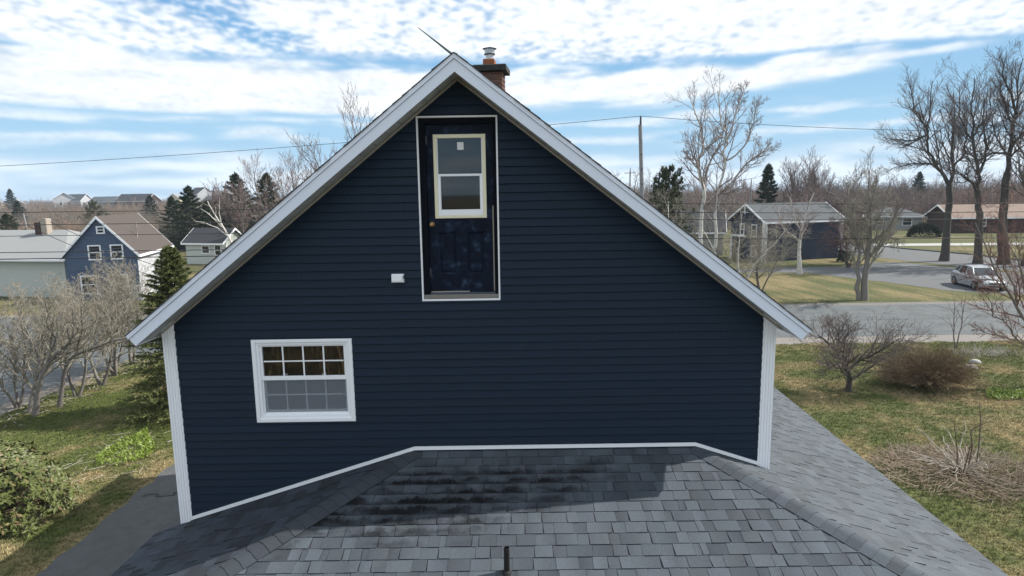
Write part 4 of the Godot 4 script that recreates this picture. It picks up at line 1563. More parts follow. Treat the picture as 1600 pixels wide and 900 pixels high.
		for i in q.size():
			rr.append(lerpf(0.019, 0.006, float(i) / (q.size() - 1)))
		up3.tube(q, rr, 6)
		sprout(fine, 2, q, rr, 1.0, {"wob": 0.3, "up": 0.2, "n": [5, 5, 6, 2], "ang": 0.8, "ratio": 0.45, "rmin": 0.004, "last": 4, "t0": 0.4})
	put(br, "sprawling_stems", pale.mesh(), M.twig_pale)
	put(br, "fine_twigs", fine.mesh(), mat(lin(0.27, 0.21, 0.16), 0.95))
	put(br, "upright_shoots", up3.mesh(), M.bark_brown)
	# --- saplings and dead stalks by the road
	var os := {"wob": 0.3, "up": 0.3, "n": [9, 4, 3], "ang": 0.6, "ratio": 0.38, "rmin": 0.004, "last": 2, "t0": 0.3}
	bare_tree("sapling", "thin leafless sapling at the edge of the right lawn by the road", "tree", Vector3(19.0, 0, -25.9), 2.2, 0.03, 2, 0.12, M.twig_dark, M.twig_dark, os)
	var stalk := MB.new()
	for i in 260:
		var p := Vector3(rnd(-1.3, 1.3), 0, rnd(-0.5, 0.5))
		var d := (Vector3(0, 0.7, 0) + rdir() * 0.8).normalized()
		d.y = absf(d.y)
		stalk.tube(PackedVector3Array([p, p + d * rnd(0.15, 0.5)]), PackedFloat32Array([0.010, 0.004]), 3)
	var so := put(self, "dead_stalks", stalk.mesh(), M.twig_pale, Vector3(19.4, 0, -24.9))
	so.set_meta("label", "bed of pale dead stalks around the thin sapling by the road")
	so.set_meta("category", "plant")
	so.set_meta("kind", "stuff")
	# --- tree at the right edge with reddish buds
	var oe := {"wob": 0.22, "up": 0.25, "n": [8, 16, 8, 6], "ang": 0.65, "ratio": 0.42, "rmin": 0.0045, "last": 4, "t0": 0.1, "spread": 0.6}
	guided_tree("edge_tree", "leafless tree leaning in from the right edge of the picture, with reddish twigs", "tree", Vector3(19.63, 0, -20.79), [
		[Vector3(-0.1, 0, 0), Vector3(-1.2, 1.4, 0), Vector3(-2.2, 2.4, 0), Vector3(-2.7, 3.2, 0), Vector3(-3.2, 3.9, 0), Vector3(-3.6, 4.6, 0), Vector3(-4.1, 5.6, 0)],
		[Vector3(-2.2, 2.4, 0), Vector3(-2.8, 4.1, -0.1), Vector3(-2.9, 5.1, -0.2), Vector3(-3.0, 6.2, -0.3)],
		[Vector3(-0.9, 0.9, 0), Vector3(-2.2, 1.5, 0.1), Vector3(-3.1, 2.3, 0.2), Vector3(-3.6, 2.9, 0.4), Vector3(-3.9, 3.4, 0.5)],
		[Vector3(-2.1, 1.5, 0), Vector3(-2.7, 1.7, 0), Vector3(-3.4, 1.9, 0), Vector3(-3.9, 2.1, 0)],
		[Vector3(-2.7, 3.2, 0), Vector3(-3.4, 3.7, 0.1), Vector3(-4.2, 3.8, 0.2), Vector3(-4.7, 4.0, 0.3)],
		[Vector3(-1.2, 1.4, 0), Vector3(-1.8, 2.8, 0.1), Vector3(-2.5, 3.9, 0.2), Vector3(-2.8, 5.0, 0.3)],
		[Vector3(-1.8, 2.7, 0), Vector3(-2.6, 4.5, -0.1), Vector3(-3.2, 5.8, -0.2)]],
		[Vector2(0.075, 0.012), Vector2(0.035, 0.008), Vector2(0.038, 0.008), Vector2(0.022, 0.007), Vector2(0.022, 0.007), Vector2(0.035, 0.008), Vector2(0.03, 0.008)], M.bark_grey, M.twig_red, oe)
	# --- two pale stones on the lawn
	for q in [[Vector3(17.3, 0.05, -22.75), 0.26, "smooth pale grey stone lying on the right lawn"], [Vector3(18.1, 0.03, -23.6), 0.22, "flat white stone in front of the dead stalks"]]:
		var sm := SphereMesh.new()
		sm.radial_segments = 16
		sm.rings = 8
		var arr := sm.get_mesh_arrays()
		var vs: PackedVector3Array = arr[Mesh.ARRAY_VERTEX]
		for i in vs.size():
			var p := vs[i]
			vs[i] = Vector3(p.x, p.y * 0.55, p.z * 0.7) * 2.0 * q[1] * (1.0 + 0.18 * nz.get_noise_3d(p.x * 150, p.y * 150, p.z * 150 + q[1] * 900))
		arr[Mesh.ARRAY_VERTEX] = vs
		var am := ArrayMesh.new()
		am.add_surface_from_arrays(Mesh.PRIMITIVE_TRIANGLES, arr)
		var so2 := put(self, "stone", am, M.stone if q[1] > 0.25 else M.concrete, q[0])
		so2.set_meta("label", q[2])
		so2.set_meta("category", "stone")


func far_trees() -> void:
	# --- great bare trees on the right, beyond the parked car
	var om := {"wob": 0.20, "up": 0.30, "n": [8, 15, 9, 6], "ang": 0.58, "ratio": 0.52, "rmin": 0.0085, "last": 4, "t0": 0.1, "spread": 0.85, "bare": [0]}
	var g := "tall bare shade trees beyond the parked car"
	guided_tree("shade_tree", "tall bare shade tree with a thick dark trunk, leftmost behind the car", "tree", Vector3(40.68, 0, -58.05), [
		[Vector3(0, 0, 0), Vector3(0, 2.9, 0), Vector3(0, 5.0, 0), Vector3(-0.1, 7.0, 0)],
		[Vector3(-0.1, 7.0, 0), Vector3(-0.9, 8.2, -0.1), Vector3(-1.6, 9.2, -0.2), Vector3(-2.3, 10.6, -0.2), Vector3(-2.4, 12.0, -0.3), Vector3(-2.2, 14.1, -0.4), Vector3(-2.2, 16.4, -0.5)],
		[Vector3(-2.6, 11.6, 0), Vector3(-3.9, 11.2, 0.4), Vector3(-5.2, 11.1, 0.8), Vector3(-7.3, 11.4, 1.2)],
		[Vector3(-1.3, 9.0, 0), Vector3(-2.7, 9.0, -0.3), Vector3(-3.8, 9.0, -0.6), Vector3(-5.2, 8.6, -0.9)],
		[Vector3(-0.1, 7.0, 0), Vector3(0.3, 8.9, -0.3), Vector3(0.2, 10.6, -0.6), Vector3(0.4, 12.7, -0.9), Vector3(0.5, 15.4, -1.2)],
		[Vector3(0.1, 8.6, 0), Vector3(0.1, 10.0, 1.3), Vector3(-0.9, 11.1, 2.6), Vector3(-2.2, 13.0, 3.9)],
		[Vector3(-2.5, 11.9, 0), Vector3(-3.9, 12.9, 1.0), Vector3(-5.2, 14.2, 1.8), Vector3(-6.0, 15.6, 2.4)]],
		[Vector2(0.36, 0.24), Vector2(0.19, 0.03), Vector2(0.11, 0.02), Vector2(0.10, 0.02), Vector2(0.18, 0.035), Vector2(0.10, 0.025), Vector2(0.10, 0.025)], M.bark_dark, M.twig_dark, om, g)
	guided_tree("shade_tree", "tall bare shade tree with an upright crown, second from the left behind the car", "tree", Vector3(42.1, 0, -55.67), [
		[Vector3(0, 0, 0), Vector3(-0.2, 3.0, 0), Vector3(-0.4, 5.1, 0), Vector3(-0.7, 6.6, 0)],
		[Vector3(-0.7, 6.6, 0), Vector3(-1.0, 8.1, 0.4), Vector3(-1.8, 9.7, 0.8), Vector3(-2.4, 11.3, 1.2), Vector3(-2.9, 12.4, 1.7), Vector3(-3.4, 13.6, 2.1), Vector3(-3.6, 15.8, 2.5)],
		[Vector3(-0.7, 6.4, 0), Vector3(-2.2, 7.5, 0.8), Vector3(-3.5, 7.9, 1.6), Vector3(-5.7, 8.5, 2.4)],
		[Vector3(-1.5, 11.3, 0), Vector3(0.0, 12.5, -1.0), Vector3(1.2, 14.0, -2.0), Vector3(1.8, 15.8, -3.0)],
		[Vector3(-0.7, 8.1, 0), Vector3(-0.4, 9.2, 0.1), Vector3(-0.5, 10.8, 0.2), Vector3(-1.0, 12.5, 0.3), Vector3(-1.0, 14.6, 0.3)],
		[Vector3(-1.6, 11.0, 0), Vector3(-1.9, 13.2, -1.3), Vector3(-1.7, 15.6, -2.2)]],
		[Vector2(0.33, 0.22), Vector2(0.18, 0.03), Vector2(0.13, 0.025), Vector2(0.12, 0.025), Vector2(0.14, 0.03), Vector2(0.10, 0.025)], M.bark_dark, M.twig_dark, om, g)
	guided_tree("shade_tree", "tallest bare shade tree, ivy-dark trunk near the right edge behind the car", "tree", Vector3(43.83, 0, -54.92), [
		[Vector3(0, 0, 0), Vector3(-0.4, 3.0, 0), Vector3(-0.5, 5.0, 0), Vector3(-0.5, 8.0, 0)],
		[Vector3(-0.5, 8.0, 0), Vector3(-0.1, 10.3, -0.3), Vector3(0.2, 13.0, -0.7), Vector3(0.4, 15.0, -1.0), Vector3(0.7, 17.8, -1.3)],
		[Vector3(-0.2, 13.0, 0), Vector3(-1.4, 14.6, 0.6), Vector3(-2.6, 16.0, 1.2), Vector3(-3.4, 17.4, 1.8)],
		[Vector3(-0.5, 9.7, 0), Vector3(-1.7, 9.7, -0.4), Vector3(-2.4, 9.3, -0.8), Vector3(-3.4, 9.4, -1.2)],
		[Vector3(-0.4, 10.3, 0), Vector3(1.7, 11.4, -1.5), Vector3(4.0, 13.2, -2.9)],
		[Vector3(-0.4, 12.1, 0), Vector3(-1.3, 14.0, -0.1), Vector3(-1.9, 15.6, -0.2)]],
		[Vector2(0.42, 0.27), Vector2(0.22, 0.035), Vector2(0.12, 0.03), Vector2(0.11, 0.02), Vector2(0.14, 0.03), Vector2(0.11, 0.03)], M.bark_dark, M.twig_dark, om, g)
	bare_tree("shade_tree", "bare shade tree at the right edge with its trunk just inside the picture", "tree", Vector3(44.9, 0, -53.6), 15.0, 0.42, 1, 0.05, M.bark_dark, M.twig_dark, {"wob": 0.16, "up": 0.3, "n": [20, 12, 7, 5], "ang": 0.6, "ratio": 0.44, "rmin": 0.012, "last": 4, "t0": 0.3}, g)
	# --- white birch clump across the road
	var ob := {"wob": 0.24, "up": 0.30, "n": [8, 22, 9, 6], "ang": 0.7, "ratio": 0.42, "rmin": 0.007, "last": 4, "t0": 0.35, "spread": 0.55, "limb_bark": M.birch_limb}
	guided_tree("birch_tree", "tall white birch of several stems behind the right slope of the house roof", "tree", Vector3(11.87, 0, -38.5), [
		[Vector3(-0.1, 0, 0), Vector3(-0.08, 2.84, 0), Vector3(-0.17, 4.43, 0), Vector3(-0.04, 6.50, 0), Vector3(-0.36, 7.98, 0), Vector3(-0.42, 8.71, 0), Vector3(-0.14, 9.73, 0), Vector3(-0.49, 11.13, 0), Vector3(-0.98, 12.14, 0)],
		[Vector3(-0.04, 6.50, 0), Vector3(0.26, 8.29, -0.26), Vector3(1.04, 9.75, -0.51), Vector3(1.29, 10.9, -0.77)],
		[Vector3(0.55, 0, 0), Vector3(0.60, 2.83, 0), Vector3(0.65, 3.57, 0.37), Vector3(0.59, 6.23, 0.75), Vector3(0.67, 8.22, 1.12), Vector3(0.71, 9.60, 1.49), Vector3(0.47, 10.65, 1.87), Vector3(-0.10, 12.3, 2.24)],
		[Vector3(0.73, 9.63, 1.4), Vector3(1.74, 11.61, 0.5), Vector3(2.20, 12.8, 0)],
		[Vector3(0.59, 5.9, 0.7), Vector3(1.51, 7.22, 0.4), Vector3(2.60, 8.52, 0.2), Vector3(3.52, 9.09, 0), Vector3(4.13, 9.55, -0.4)],
		[Vector3(0.70, 8.5, 1.2), Vector3(2.00, 9.37, 1.0), Vector3(2.50, 10.87, 0.8), Vector3(2.75, 11.9, 0.9)],
		[Vector3(-0.01, 5.80, 0), Vector3(0.44, 6.50, 0.70), Vector3(1.19, 6.79, 1.41), Vector3(1.56, 7.11, 2.11)],
		[Vector3(-0.36, 8.25, 0), Vector3(-0.64, 8.75, -0.73), Vector3(-0.86, 9.3, -1.46)]],
		[Vector2(0.16, 0.03), Vector2(0.09, 0.025), Vector2(0.13, 0.03), Vector2(0.06, 0.02), Vector2(0.09, 0.02), Vector2(0.06, 0.02), Vector2(0.08, 0.02), Vector2(0.05, 0.02)], M.birch, mat(lin(0.22, 0.18, 0.17), 0.9), ob)
	# low pale trees round the foot of the birch
	var ol := {"wob": 0.26, "up": 0.15, "n": [16, 10, 6, 3], "ang": 0.85, "ratio": 0.45, "rmin": 0.006, "last": 3, "t0": 0.25}
	bare_tree("birch_tree", "crooked small white birch left of the tall birch, before the dark pine", "tree", Vector3(9.7, 0, -39.5), 7.2, 0.11, 2, 0.22, M.birch, M.twig_grey, ol)
	bare_tree("birch_tree", "low white birch with tangled branches between the tall birch and the navy garage house", "tree", Vector3(14.3, 0, -38.8), 5.6, 0.07, 3, 0.3, M.birch, M.twig_grey, ol)
	bare_tree("thicket_tree", "low grey thicket tree on the road bank just right of the roof slope", "tree", Vector3(16.4, 0, -40.5), 4.2, 0.06, 4, 0.4, M.bark_grey, M.twig_grey, ol)
	# --- birch in front of the navy garage house
	guided_tree("birch_tree", "white birch with a forked trunk on the grass before the navy garage house", "tree", Vector3(23.61, 0, -50.53), [
		[Vector3(0, 0, 0), Vector3(-0.1, 1.5, 0), Vector3(-0.1, 2.8, 0), Vector3(0.1, 4.1, 0), Vector3(0.4, 5.4, 0), Vector3(0.8, 6.6, 0)],
		[Vector3(-0.1, 2.7, 0), Vector3(-1.0, 3.3, 0.3), Vector3(-1.9, 4.0, 0.6), Vector3(-2.4, 5.6, 0.8)],
		[Vector3(0.1, 3.5, 0), Vector3(-0.4, 4.6, -0.6), Vector3(-0.5, 6.2, -1.2)]],
		[Vector2(0.19, 0.03), Vector2(0.12, 0.02), Vector2(0.08, 0.02)], M.birch, mat(lin(0.24, 0.19, 0.18), 0.9), {"wob": 0.25, "up": -0.05, "n": [8, 18, 8, 5], "ang": 0.85, "ratio": 0.48, "rmin": 0.008, "last": 4, "t0": 0.35, "spread": 0.6})
	bare_tree("bare_tree", "wide reddish leafless tree with drooping twigs before the navy garage wall", "tree", Vector3(29.8, 0, -54.5), 4.2, 0.10, 3, 0.35, M.bark_brown, mat(lin(0.15, 0.09, 0.085), 0.9), {"wob": 0.22, "up": -0.12, "n": [20, 11, 7], "ang": 0.9, "ratio": 0.5, "rmin": 0.01, "last": 3, "t0": 0.3})
	# --- two-stemmed tree by the road
	guided_tree("two_stemmed_tree", "leafless tree with two grey trunks and a bushy crown beyond the road", "tree", Vector3(21.69, 0, -37.9), [
		[Vector3(0.1, 0, 0), Vector3(0.1, 1.6, 0), Vector3(0.2, 2.9, 0), Vector3(0.2, 4.4, 0), Vector3(0, 6.2, 0), Vector3(-0.1, 7.9, 0)],
		[Vector3(-0.22, 0, 0), Vector3(-0.3, 1.3, -0.1), Vector3(-0.2, 2.9, -0.3), Vector3(-0.4, 3.9, -0.4), Vector3(-0.7, 5.5, -0.6), Vector3(-1.1, 7.2, -0.7)],
		[Vector3(0.2, 2.9, 0), Vector3(1.0, 3.3, -0.3), Vector3(1.4, 3.7, -0.6), Vector3(2.2, 3.8, -0.9), Vector3(2.7, 3.2, -1.2)],
		[Vector3(0.2, 3.9, 0), Vector3(0.8, 4.9, -0.3), Vector3(1.6, 6.4, -0.6)],
		[Vector3(0.0, 4.8, 0), Vector3(-0.2, 6.0, 0.6), Vector3(-0.2, 7.6, 1.1)],
		[Vector3(0.1, 3.4, 0), Vector3(0.7, 4.4, 0.8), Vector3(1.0, 6.0, 1.5)],
		[Vector3(-0.3, 3.4, -0.3), Vector3(-1.0, 4.4, 0.2), Vector3(-1.7, 5.6, 0.5)]],
		[Vector2(0.21, 0.03), Vector2(0.15, 0.03), Vector2(0.15, 0.03), Vector2(0.09, 0.02), Vector2(0.09, 0.02), Vector2(0.08, 0.02), Vector2(0.08, 0.02)], M.bark_grey, M.twig_grey, {"wob": 0.24, "up": 0.3, "n": [8, 18, 9, 6], "ang": 0.62, "ratio": 0.44, "rmin": 0.007, "last": 4, "t0": 0.2, "spread": 0.7})
	# --- farther bare trees, each standing out against the sky
	var of := {"wob": 0.18, "up": 0.4, "n": [22, 10, 6], "ang": 0.55, "ratio": 0.40, "rmin": 0.013, "last": 3, "t0": 0.25}
	for q in [
		[Vector3(-14.6, 0, -55), 12.9, 0.15, 2, "fine-twigged bare tree rising behind the left slope of the house roof"],
		[Vector3(-20.0, 0, -60), 9.4, 0.14, 2, "reddish bare tree between the dark conifers and the roof slope"],
		[Vector3(-24.5, 0, -66), 10.0, 0.14, 2, "thin bare tree just right of the dark conifers on the left"],
		[Vector3(38.6, 0, -84), 11.6, 0.20, 3, "round-headed bare tree right behind the navy garage house"],
		[Vector3(45.0, 0, -95), 9.6, 0.18, 3, "wide reddish bare tree behind the far end of the navy garage roof"],
		[Vector3(34.5, 0, -66), 8.2, 0.16, 2, "bare tree beside the right corner of the navy garage house"],
		[Vector3(56.0, 0, -92), 8.4, 0.2, 1, "dark bare tree before the grey bungalow across the street"],
		[Vector3(-31.5, 0, -72), 8.4, 0.15, 2, "leaning pale bare tree by the small mint shed"],
		[Vector3(-42.0, 0, -90), 8.0, 0.16, 3, "thin pale bare tree left of the mint shed"]]:
		bare_tree("bare_tree", q[4], "tree", q[0], q[1], q[2], q[3], 0.2, M.bark_grey, mat(lin(0.17, 0.13, 0.125), 0.95), of)
	# dead white birch boughs near the shed
	guided_tree("dead_tree", "white dead birch with leaning boughs showing over the left roof slope", "tree", Vector3(-27.5, 0, -62), [
		[Vector3(0, 0, 0), Vector3(-0.3, 2.0, 0), Vector3(-0.9, 3.6, 0), Vector3(-1.8, 5.2, 0), Vector3(-2.5, 6.6, 0)],
		[Vector3(-0.6, 3.0, 0), Vector3(-1.6, 3.9, 0.2), Vector3(-2.8, 4.5, 0.3), Vector3(-3.9, 4.7, 0.3)],
		[Vector3(-1.4, 4.5, 0), Vector3(-2.4, 5.2, -0.2), Vector3(-3.4, 5.8, -0.3)], [Vector3(-1.2, 4.2, 0), Vector3(-1.3, 5.4, 0.2), Vector3(-1.1, 6.8, 0.4)]],
		[Vector2(0.15, 0.04), Vector2(0.08, 0.02), Vector2(0.06, 0.02), Vector2(0.06, 0.02)], M.birch, M.twig_pale, {"wob": 0.3, "up": 0.1, "n": [4, 3, 2], "ang": 0.7, "ratio": 0.3, "rmin": 0.012, "last": 2, "t0": 0.4})
	# --- conifers
	var dk := Color(0.030, 0.045, 0.018)
	for q in [
		[Vector3(-37.5, 0, -86), 10.2, 4.6, "dark conifer, left one of the pair above the mint shed"],
		[Vector3(-30.6, 0, -79), 9.9, 3.9, "dark conifer, right one of the pair above the mint shed"],
		[Vector3(35.2, 0, -86), 10.4, 2.6, "pointed dark spruce behind the navy garage house"],
		[Vector3(-43.6, 0, -85), 8.6, 3.6, "dark spruce behind the brown-roofed blue house"],
		[Vector3(-47.6, 0, -88), 7.2, 2.8, "shorter olive spruce just left of the spruce behind the brown roof"],
		[Vector3(-40.3, 0, -83), 6.6, 2.6, "olive spruce between the dark spruce and the mint shed"],
		[Vector3(-33.0, 0, -73), 5.2, 2.8, "low dark spruce at the right side of the mint shed"],
		[Vector3(-60.5, 0, -75), 5.4, 3.2, "broad dark spruce above the pale bungalow roof, farthest left"],
		[Vector3(-55.5, 0, -74), 4.6, 2.2, "small dark spruce right of the broad one above the bungalow roof"],
		[Vector3(-203.0, 0, -255), 12.0, 4.0, "lone dark spruce on the skyline at the far left"],
		[Vector3(-118.0, 0, -150), 7.0, 3.0, "dark spruce in the left woods, above the right half of the bungalow roof"],
		[Vector3(-66.0, 0, -128), 7.4, 3.2, "dark spruce in the woods behind the brown roof ridge"],
		[Vector3(-92.0, 0, -160), 8.0, 3.0, "dark spruce in the woods left of the round olive pine"],
		[Vector3(-52.0, 0, -108), 6.6, 2.8, "dark spruce in the woods between the brown roof and the conifers above the shed"],
		[Vector3(72.0, 0, -150), 11.0, 3.4, "dark spruce rising in the right woods, left of the tall shade trees"],
		[Vector3(104.0, 0, -160), 11.0, 3.6, "dark spruce in the right woods behind the tall shade trees"]]:
		conifer("spruce_tree", q[3], q[0], q[1], q[2], 90, 12, 14, q[1] * 0.034, dk, 0.15)
	pine("pine_tree", "dark green pine standing right of the tall utility pole", Vector3(14.6, 0, -58), 9.2, 3.4, 46, 30, Color(0.045, 0.062, 0.020))
	pine("pine_tree", "round olive pine above the ridge of the brown-roofed blue house", Vector3(-79.9, 0, -120), 6.9, 3.6, 34, 24, Color(0.055, 0.07, 0.022))
	# --- clipped evergreen
	var ev := thing("round_shrub", "dark round evergreen shrub beside the brick house", "shrub", Vector3(58.5, 0, -88))
	var em := MB.new()
	for i in 3000:
		var d := rdir().normalized()
		d.y = absf(d.y)
		var p := Vector3(d.x * 2.0, d.y * 1.9, d.z * 1.8) * rnd(0.85, 1.02)
		var s := d.cross(rdir()).normalized() * 0.07
		var f := rnd(0.6, 1.2)
		em.col = Color(0.028 * f, 0.035 * f, 0.018 * f)
		em.tri(p - s, p + s, p + (d + rdir() * 0.5) * 0.25)
	put(ev, "crown", em.mesh(), M.needle)


# ---------------------------------------------------------------- the woods
func sapling_mesh(h: float, stems: int, twigs: int, seed_: int) -> ArrayMesh:
	rng.seed = seed_
	var m := MB.new()
	for s in stems:
		var p := Vector3(rnd(-0.7, 0.7), 0, rnd(-0.7, 0.7)) * (0.3 if stems == 1 else 1.0)
		var d := (Vector3(0, 1, 0) + rdir() * 0.14).normalized()
		var hh := h * rnd(0.7, 1.0)
		var pts := PackedVector3Array([p])
		for i in 4:
			d = (d + rdir() * 0.12).normalized()
			p += d * hh / 4.0
			pts.append(p)
		m.tube(pts, PackedFloat32Array([h * 0.012, h * 0.009, h * 0.007, h * 0.004, h * 0.002]), 3)
		for k in twigs:
			var t := rnd(0.25, 1.0) * 3.99
			var i := int(t)
			var q := pts[i].lerp(pts[i + 1], t - i)
			var a := rng.randf() * TAU
			var td := Vector3(cos(a), rnd(0.5, 1.6), sin(a)).normalized()
			var ln := h * rnd(0.10, 0.26) * (1.25 - t / 5.0)
			var w := h * 0.0032
			var e := q + td * ln
			var sd := td.cross(rdir()).normalized() * w
			m.tri(q - sd, q + sd, e)
			for j in 4:
				var q2 := q.lerp(e, rnd(0.3, 0.95))
				var t2 := (td + rdir() * 0.8).normalized()
				var s2 := t2.cross(rdir()).normalized() * w * 0.7
				m.tri(q2 - s2, q2 + s2, q2 + t2 * ln * rnd(0.3, 0.55))
	return m.mesh()


func ground_y(x: float, z: float) -> float:
	# level round the house, rising slowly far off
	var d := sqrt(x * x + z * z)
	return 2.5 * smoothstep(110.0, 330.0, d) + 1.5 * smoothstep(330.0, 900.0, d)


func woods() -> void:
	var protos := [sapling_mesh(5.5, 3, 15, 11), sapling_mesh(6.5, 1, 34, 12), sapling_mesh(4.2, 4, 10, 13)]
	rng.seed = 77
	var areas := [
		# x0, x1, near z, far z, count, scale, [tint], name, label
		[-260.0, -30.0, 84.0, 265.0, 5600, 0.78, Color(0.205, 0.175, 0.145), "leafless grey-brown scrub woods filling the flat beyond the left houses"],
		[-520.0, -60.0, 270.0, 620.0, 3600, 1.0, Color(0.23, 0.19, 0.165), "leafless scrub between the far houses along the left skyline"],
		[10.0, 330.0, 100.0, 300.0, 4200, 1.5, Color(0.185, 0.150, 0.135), "leafless brown woods along the skyline beyond the right houses"],
		[-34.0, 20.0, 78.0, 260.0, 900, 1.0, Color(0.24, 0.19, 0.16), "leafless scrub woods behind the navy house"]]
	for ar in areas:
		var where := [[], [], []]
		var tint := [[], [], []]
		for i in ar[4]:
			var t := pow(rng.randf(), 1.5)
			var z := lerpf(ar[2], ar[3], t)
			var x: float = rnd(ar[0], ar[1])
			if absf(x) > z * 1.05 + 10.0:
				x = signf(x) * rnd(0.0, 1.0) * z * 1.0
				if x < ar[0] or x > ar[1]:
					continue
			# keep the yards of the right street open
			if x > 28.0 and x < 75.0 and z < 112.0:
				continue
			var k := rng.randi() % 3
			var s: float = ar[5] * rnd(0.55, 1.1) * (1.45 if rng.randf() < 0.06 else 1.0)
			var patch := nz.get_noise_2d(x * 1.2, z * 0.8)
			var f := rnd(0.75, 1.2)
			var c: Color = ar[6]
			where[k].append(Transform3D(Basis(Vector3.UP, rng.randf() * TAU).scaled(Vector3(s, s, s)), Vector3(x, ground_y(x, z) - 0.1, -z)))
			var dim := rnd(0.6, 1.15) if rng.randf() < 0.5 else 1.0
			tint[k].append(Color(c.r * f * dim * (1.0 + 0.5 * patch), c.g * f * dim * (1.0 + 0.1 * patch), c.b * f * dim * (1.0 - 0.12 * patch)))
		for k in 3:
			masses("woods", protos[k], M.woods, where[k], tint[k], ar[7], "woods")
	# the brush behind the viewer, which the windows mirror
	var wb := [[], [], []]
	var tb := [[], [], []]
	for i in 1100:
		var z := lerpf(7.0, 75.0, pow(rng.randf(), 1.3))
		var x := rnd(-38, 34)
		var k := rng.randi() % 3
		var s := rnd(0.6, 1.2)
		wb[k].append(Transform3D(Basis(Vector3.UP, rng.randf() * TAU).scaled(Vector3(s, s, s)), Vector3(x, 0, z)))
		var f := rnd(0.8, 1.2)
		tb[k].append(Color(0.30 * f, 0.23 * f, 0.13 * f))
	for k in 3:
		masses("woods", protos[k], M.woods, wb[k], tb[k], "leafless brush across from the gable, seen mirrored in the windows", "woods")


# ---------------------------------------------------------------- lawn
func lawn_mix(x: float, z: float) -> float:
	# 0 = straw, 1 = green
	var a := nz.get_noise_2d(x * 34.0, z * 34.0)
	var b := nz.get_noise_2d(x * 120.0 + 70.0, z * 120.0)
	var c := nz.get_noise_2d(x * 9.0 - 40.0, z * 9.0)
	return smoothstep(-0.30, 0.34, a * 0.55 + b * 0.42 + c * 0.5 - 0.02 + (0.14 if x < -9.0 else (0.16 if x > 5.0 else 0.0)))


func lawn_color(x: float, z: float) -> Color:
	var m := lawn_mix(x, z)
	var straw := Color(0.34, 0.275, 0.150)
	var green := Color(0.105, 0.132, 0.032)
	return straw.lerp(green, m)


func on_lawn(x: float, z: float) -> bool:
	# z ahead of the viewer
	if z > 27.0 or z < 3.0:
		return false
	if x > -8.95 and x < 6.3 and z < 18.0:
		return false
	if x < -16.5 and z > 17.0:
		return false
	return true


func grass() -> void:
	var m := MB.new()
	rng.seed = 5
	for i in 9:
		var a := TAU * i / 9.0 + rnd(-0.4, 0.4)
		var p := Vector3(cos(a), 0, sin(a)) * rnd(0.0, 0.05)
		var d := Vector3(cos(a) * rnd(0.3, 1.4), 1.0, sin(a) * rnd(0.3, 1.4)).normalized()
		var s := Vector3(-sin(a), 0, cos(a)) * rnd(0.004, 0.007)
		var h := rnd(0.035, 0.07)
		m.tri(p - s, p + s, p + d * h)
	var mesh := m.mesh()
	var where := []
	var tint := []
	for i in 130000:
		var x: float
		var z: float
		if i % 5 < 2:
			x = rnd(-20.0, -8.9)
			z = rnd(8.0, 27.0)
		else:
			x = rnd(4.5, 30.0)
			z = rnd(8.0, 27.0)
		if not on_lawn(x, z) or absf(x) > z * 0.95 + 2.0:
			continue
		var mx := lawn_mix(x, z)
		var f := rnd(0.75, 1.3)
		var c := lawn_color(x, z)
		c = Color(c.r * f * 1.1, c.g * f * 1.1, c.b * f * 1.1)
		var lie := lerpf(0.9, 0.25, mx)
		var b := Basis(Vector3.UP, rng.randf() * TAU) * Basis(Vector3.RIGHT, rnd(-lie, lie))
		var s := rnd(0.7, 1.35)
		where.append(Transform3D(b.scaled(Vector3(s, s, s)), Vector3(x, 0.0, -z)))
		tint.append(c)
	masses("grass", mesh, M.grass, where, tint, "patchy spring grass, green among straw, on the lawns round the house", "grass")


# ---------------------------------------------------------------- ground, roads
func sheet(pts: Array, y: float) -> MB:
	# a flat piece of ground; pts are (x, z ahead)
	var m := MB.new()
	var pp := PackedVector2Array()
	for q in pts:
		pp.append(q)
	var ids := Geometry2D.triangulate_polygon(pp)
	for i in range(0, ids.size(), 3):
		var a := Vector3(pp[ids[i]].x, y, -pp[ids[i]].y)
		var b := Vector3(pp[ids[i + 1]].x, y, -pp[ids[i + 1]].y)
		var c := Vector3(pp[ids[i + 2]].x, y, -pp[ids[i + 2]].y)
		if (b - a).cross(c - a).y < 0:
			m.tri(a, c, b)
		else:
			m.tri(a, b, c)
	return m


# rough edge along a straight line
func rough(a: Vector2, b: Vector2, step: float, amp: float) -> Array:
	var out := []
	var n := maxi(1, int(a.distance_to(b) / step))
	var s := (b - a).normalized().orthogonal()
	for i in n:
		out.append(a.lerp(b, float(i) / n) + s * rnd(-amp, amp))
	return out


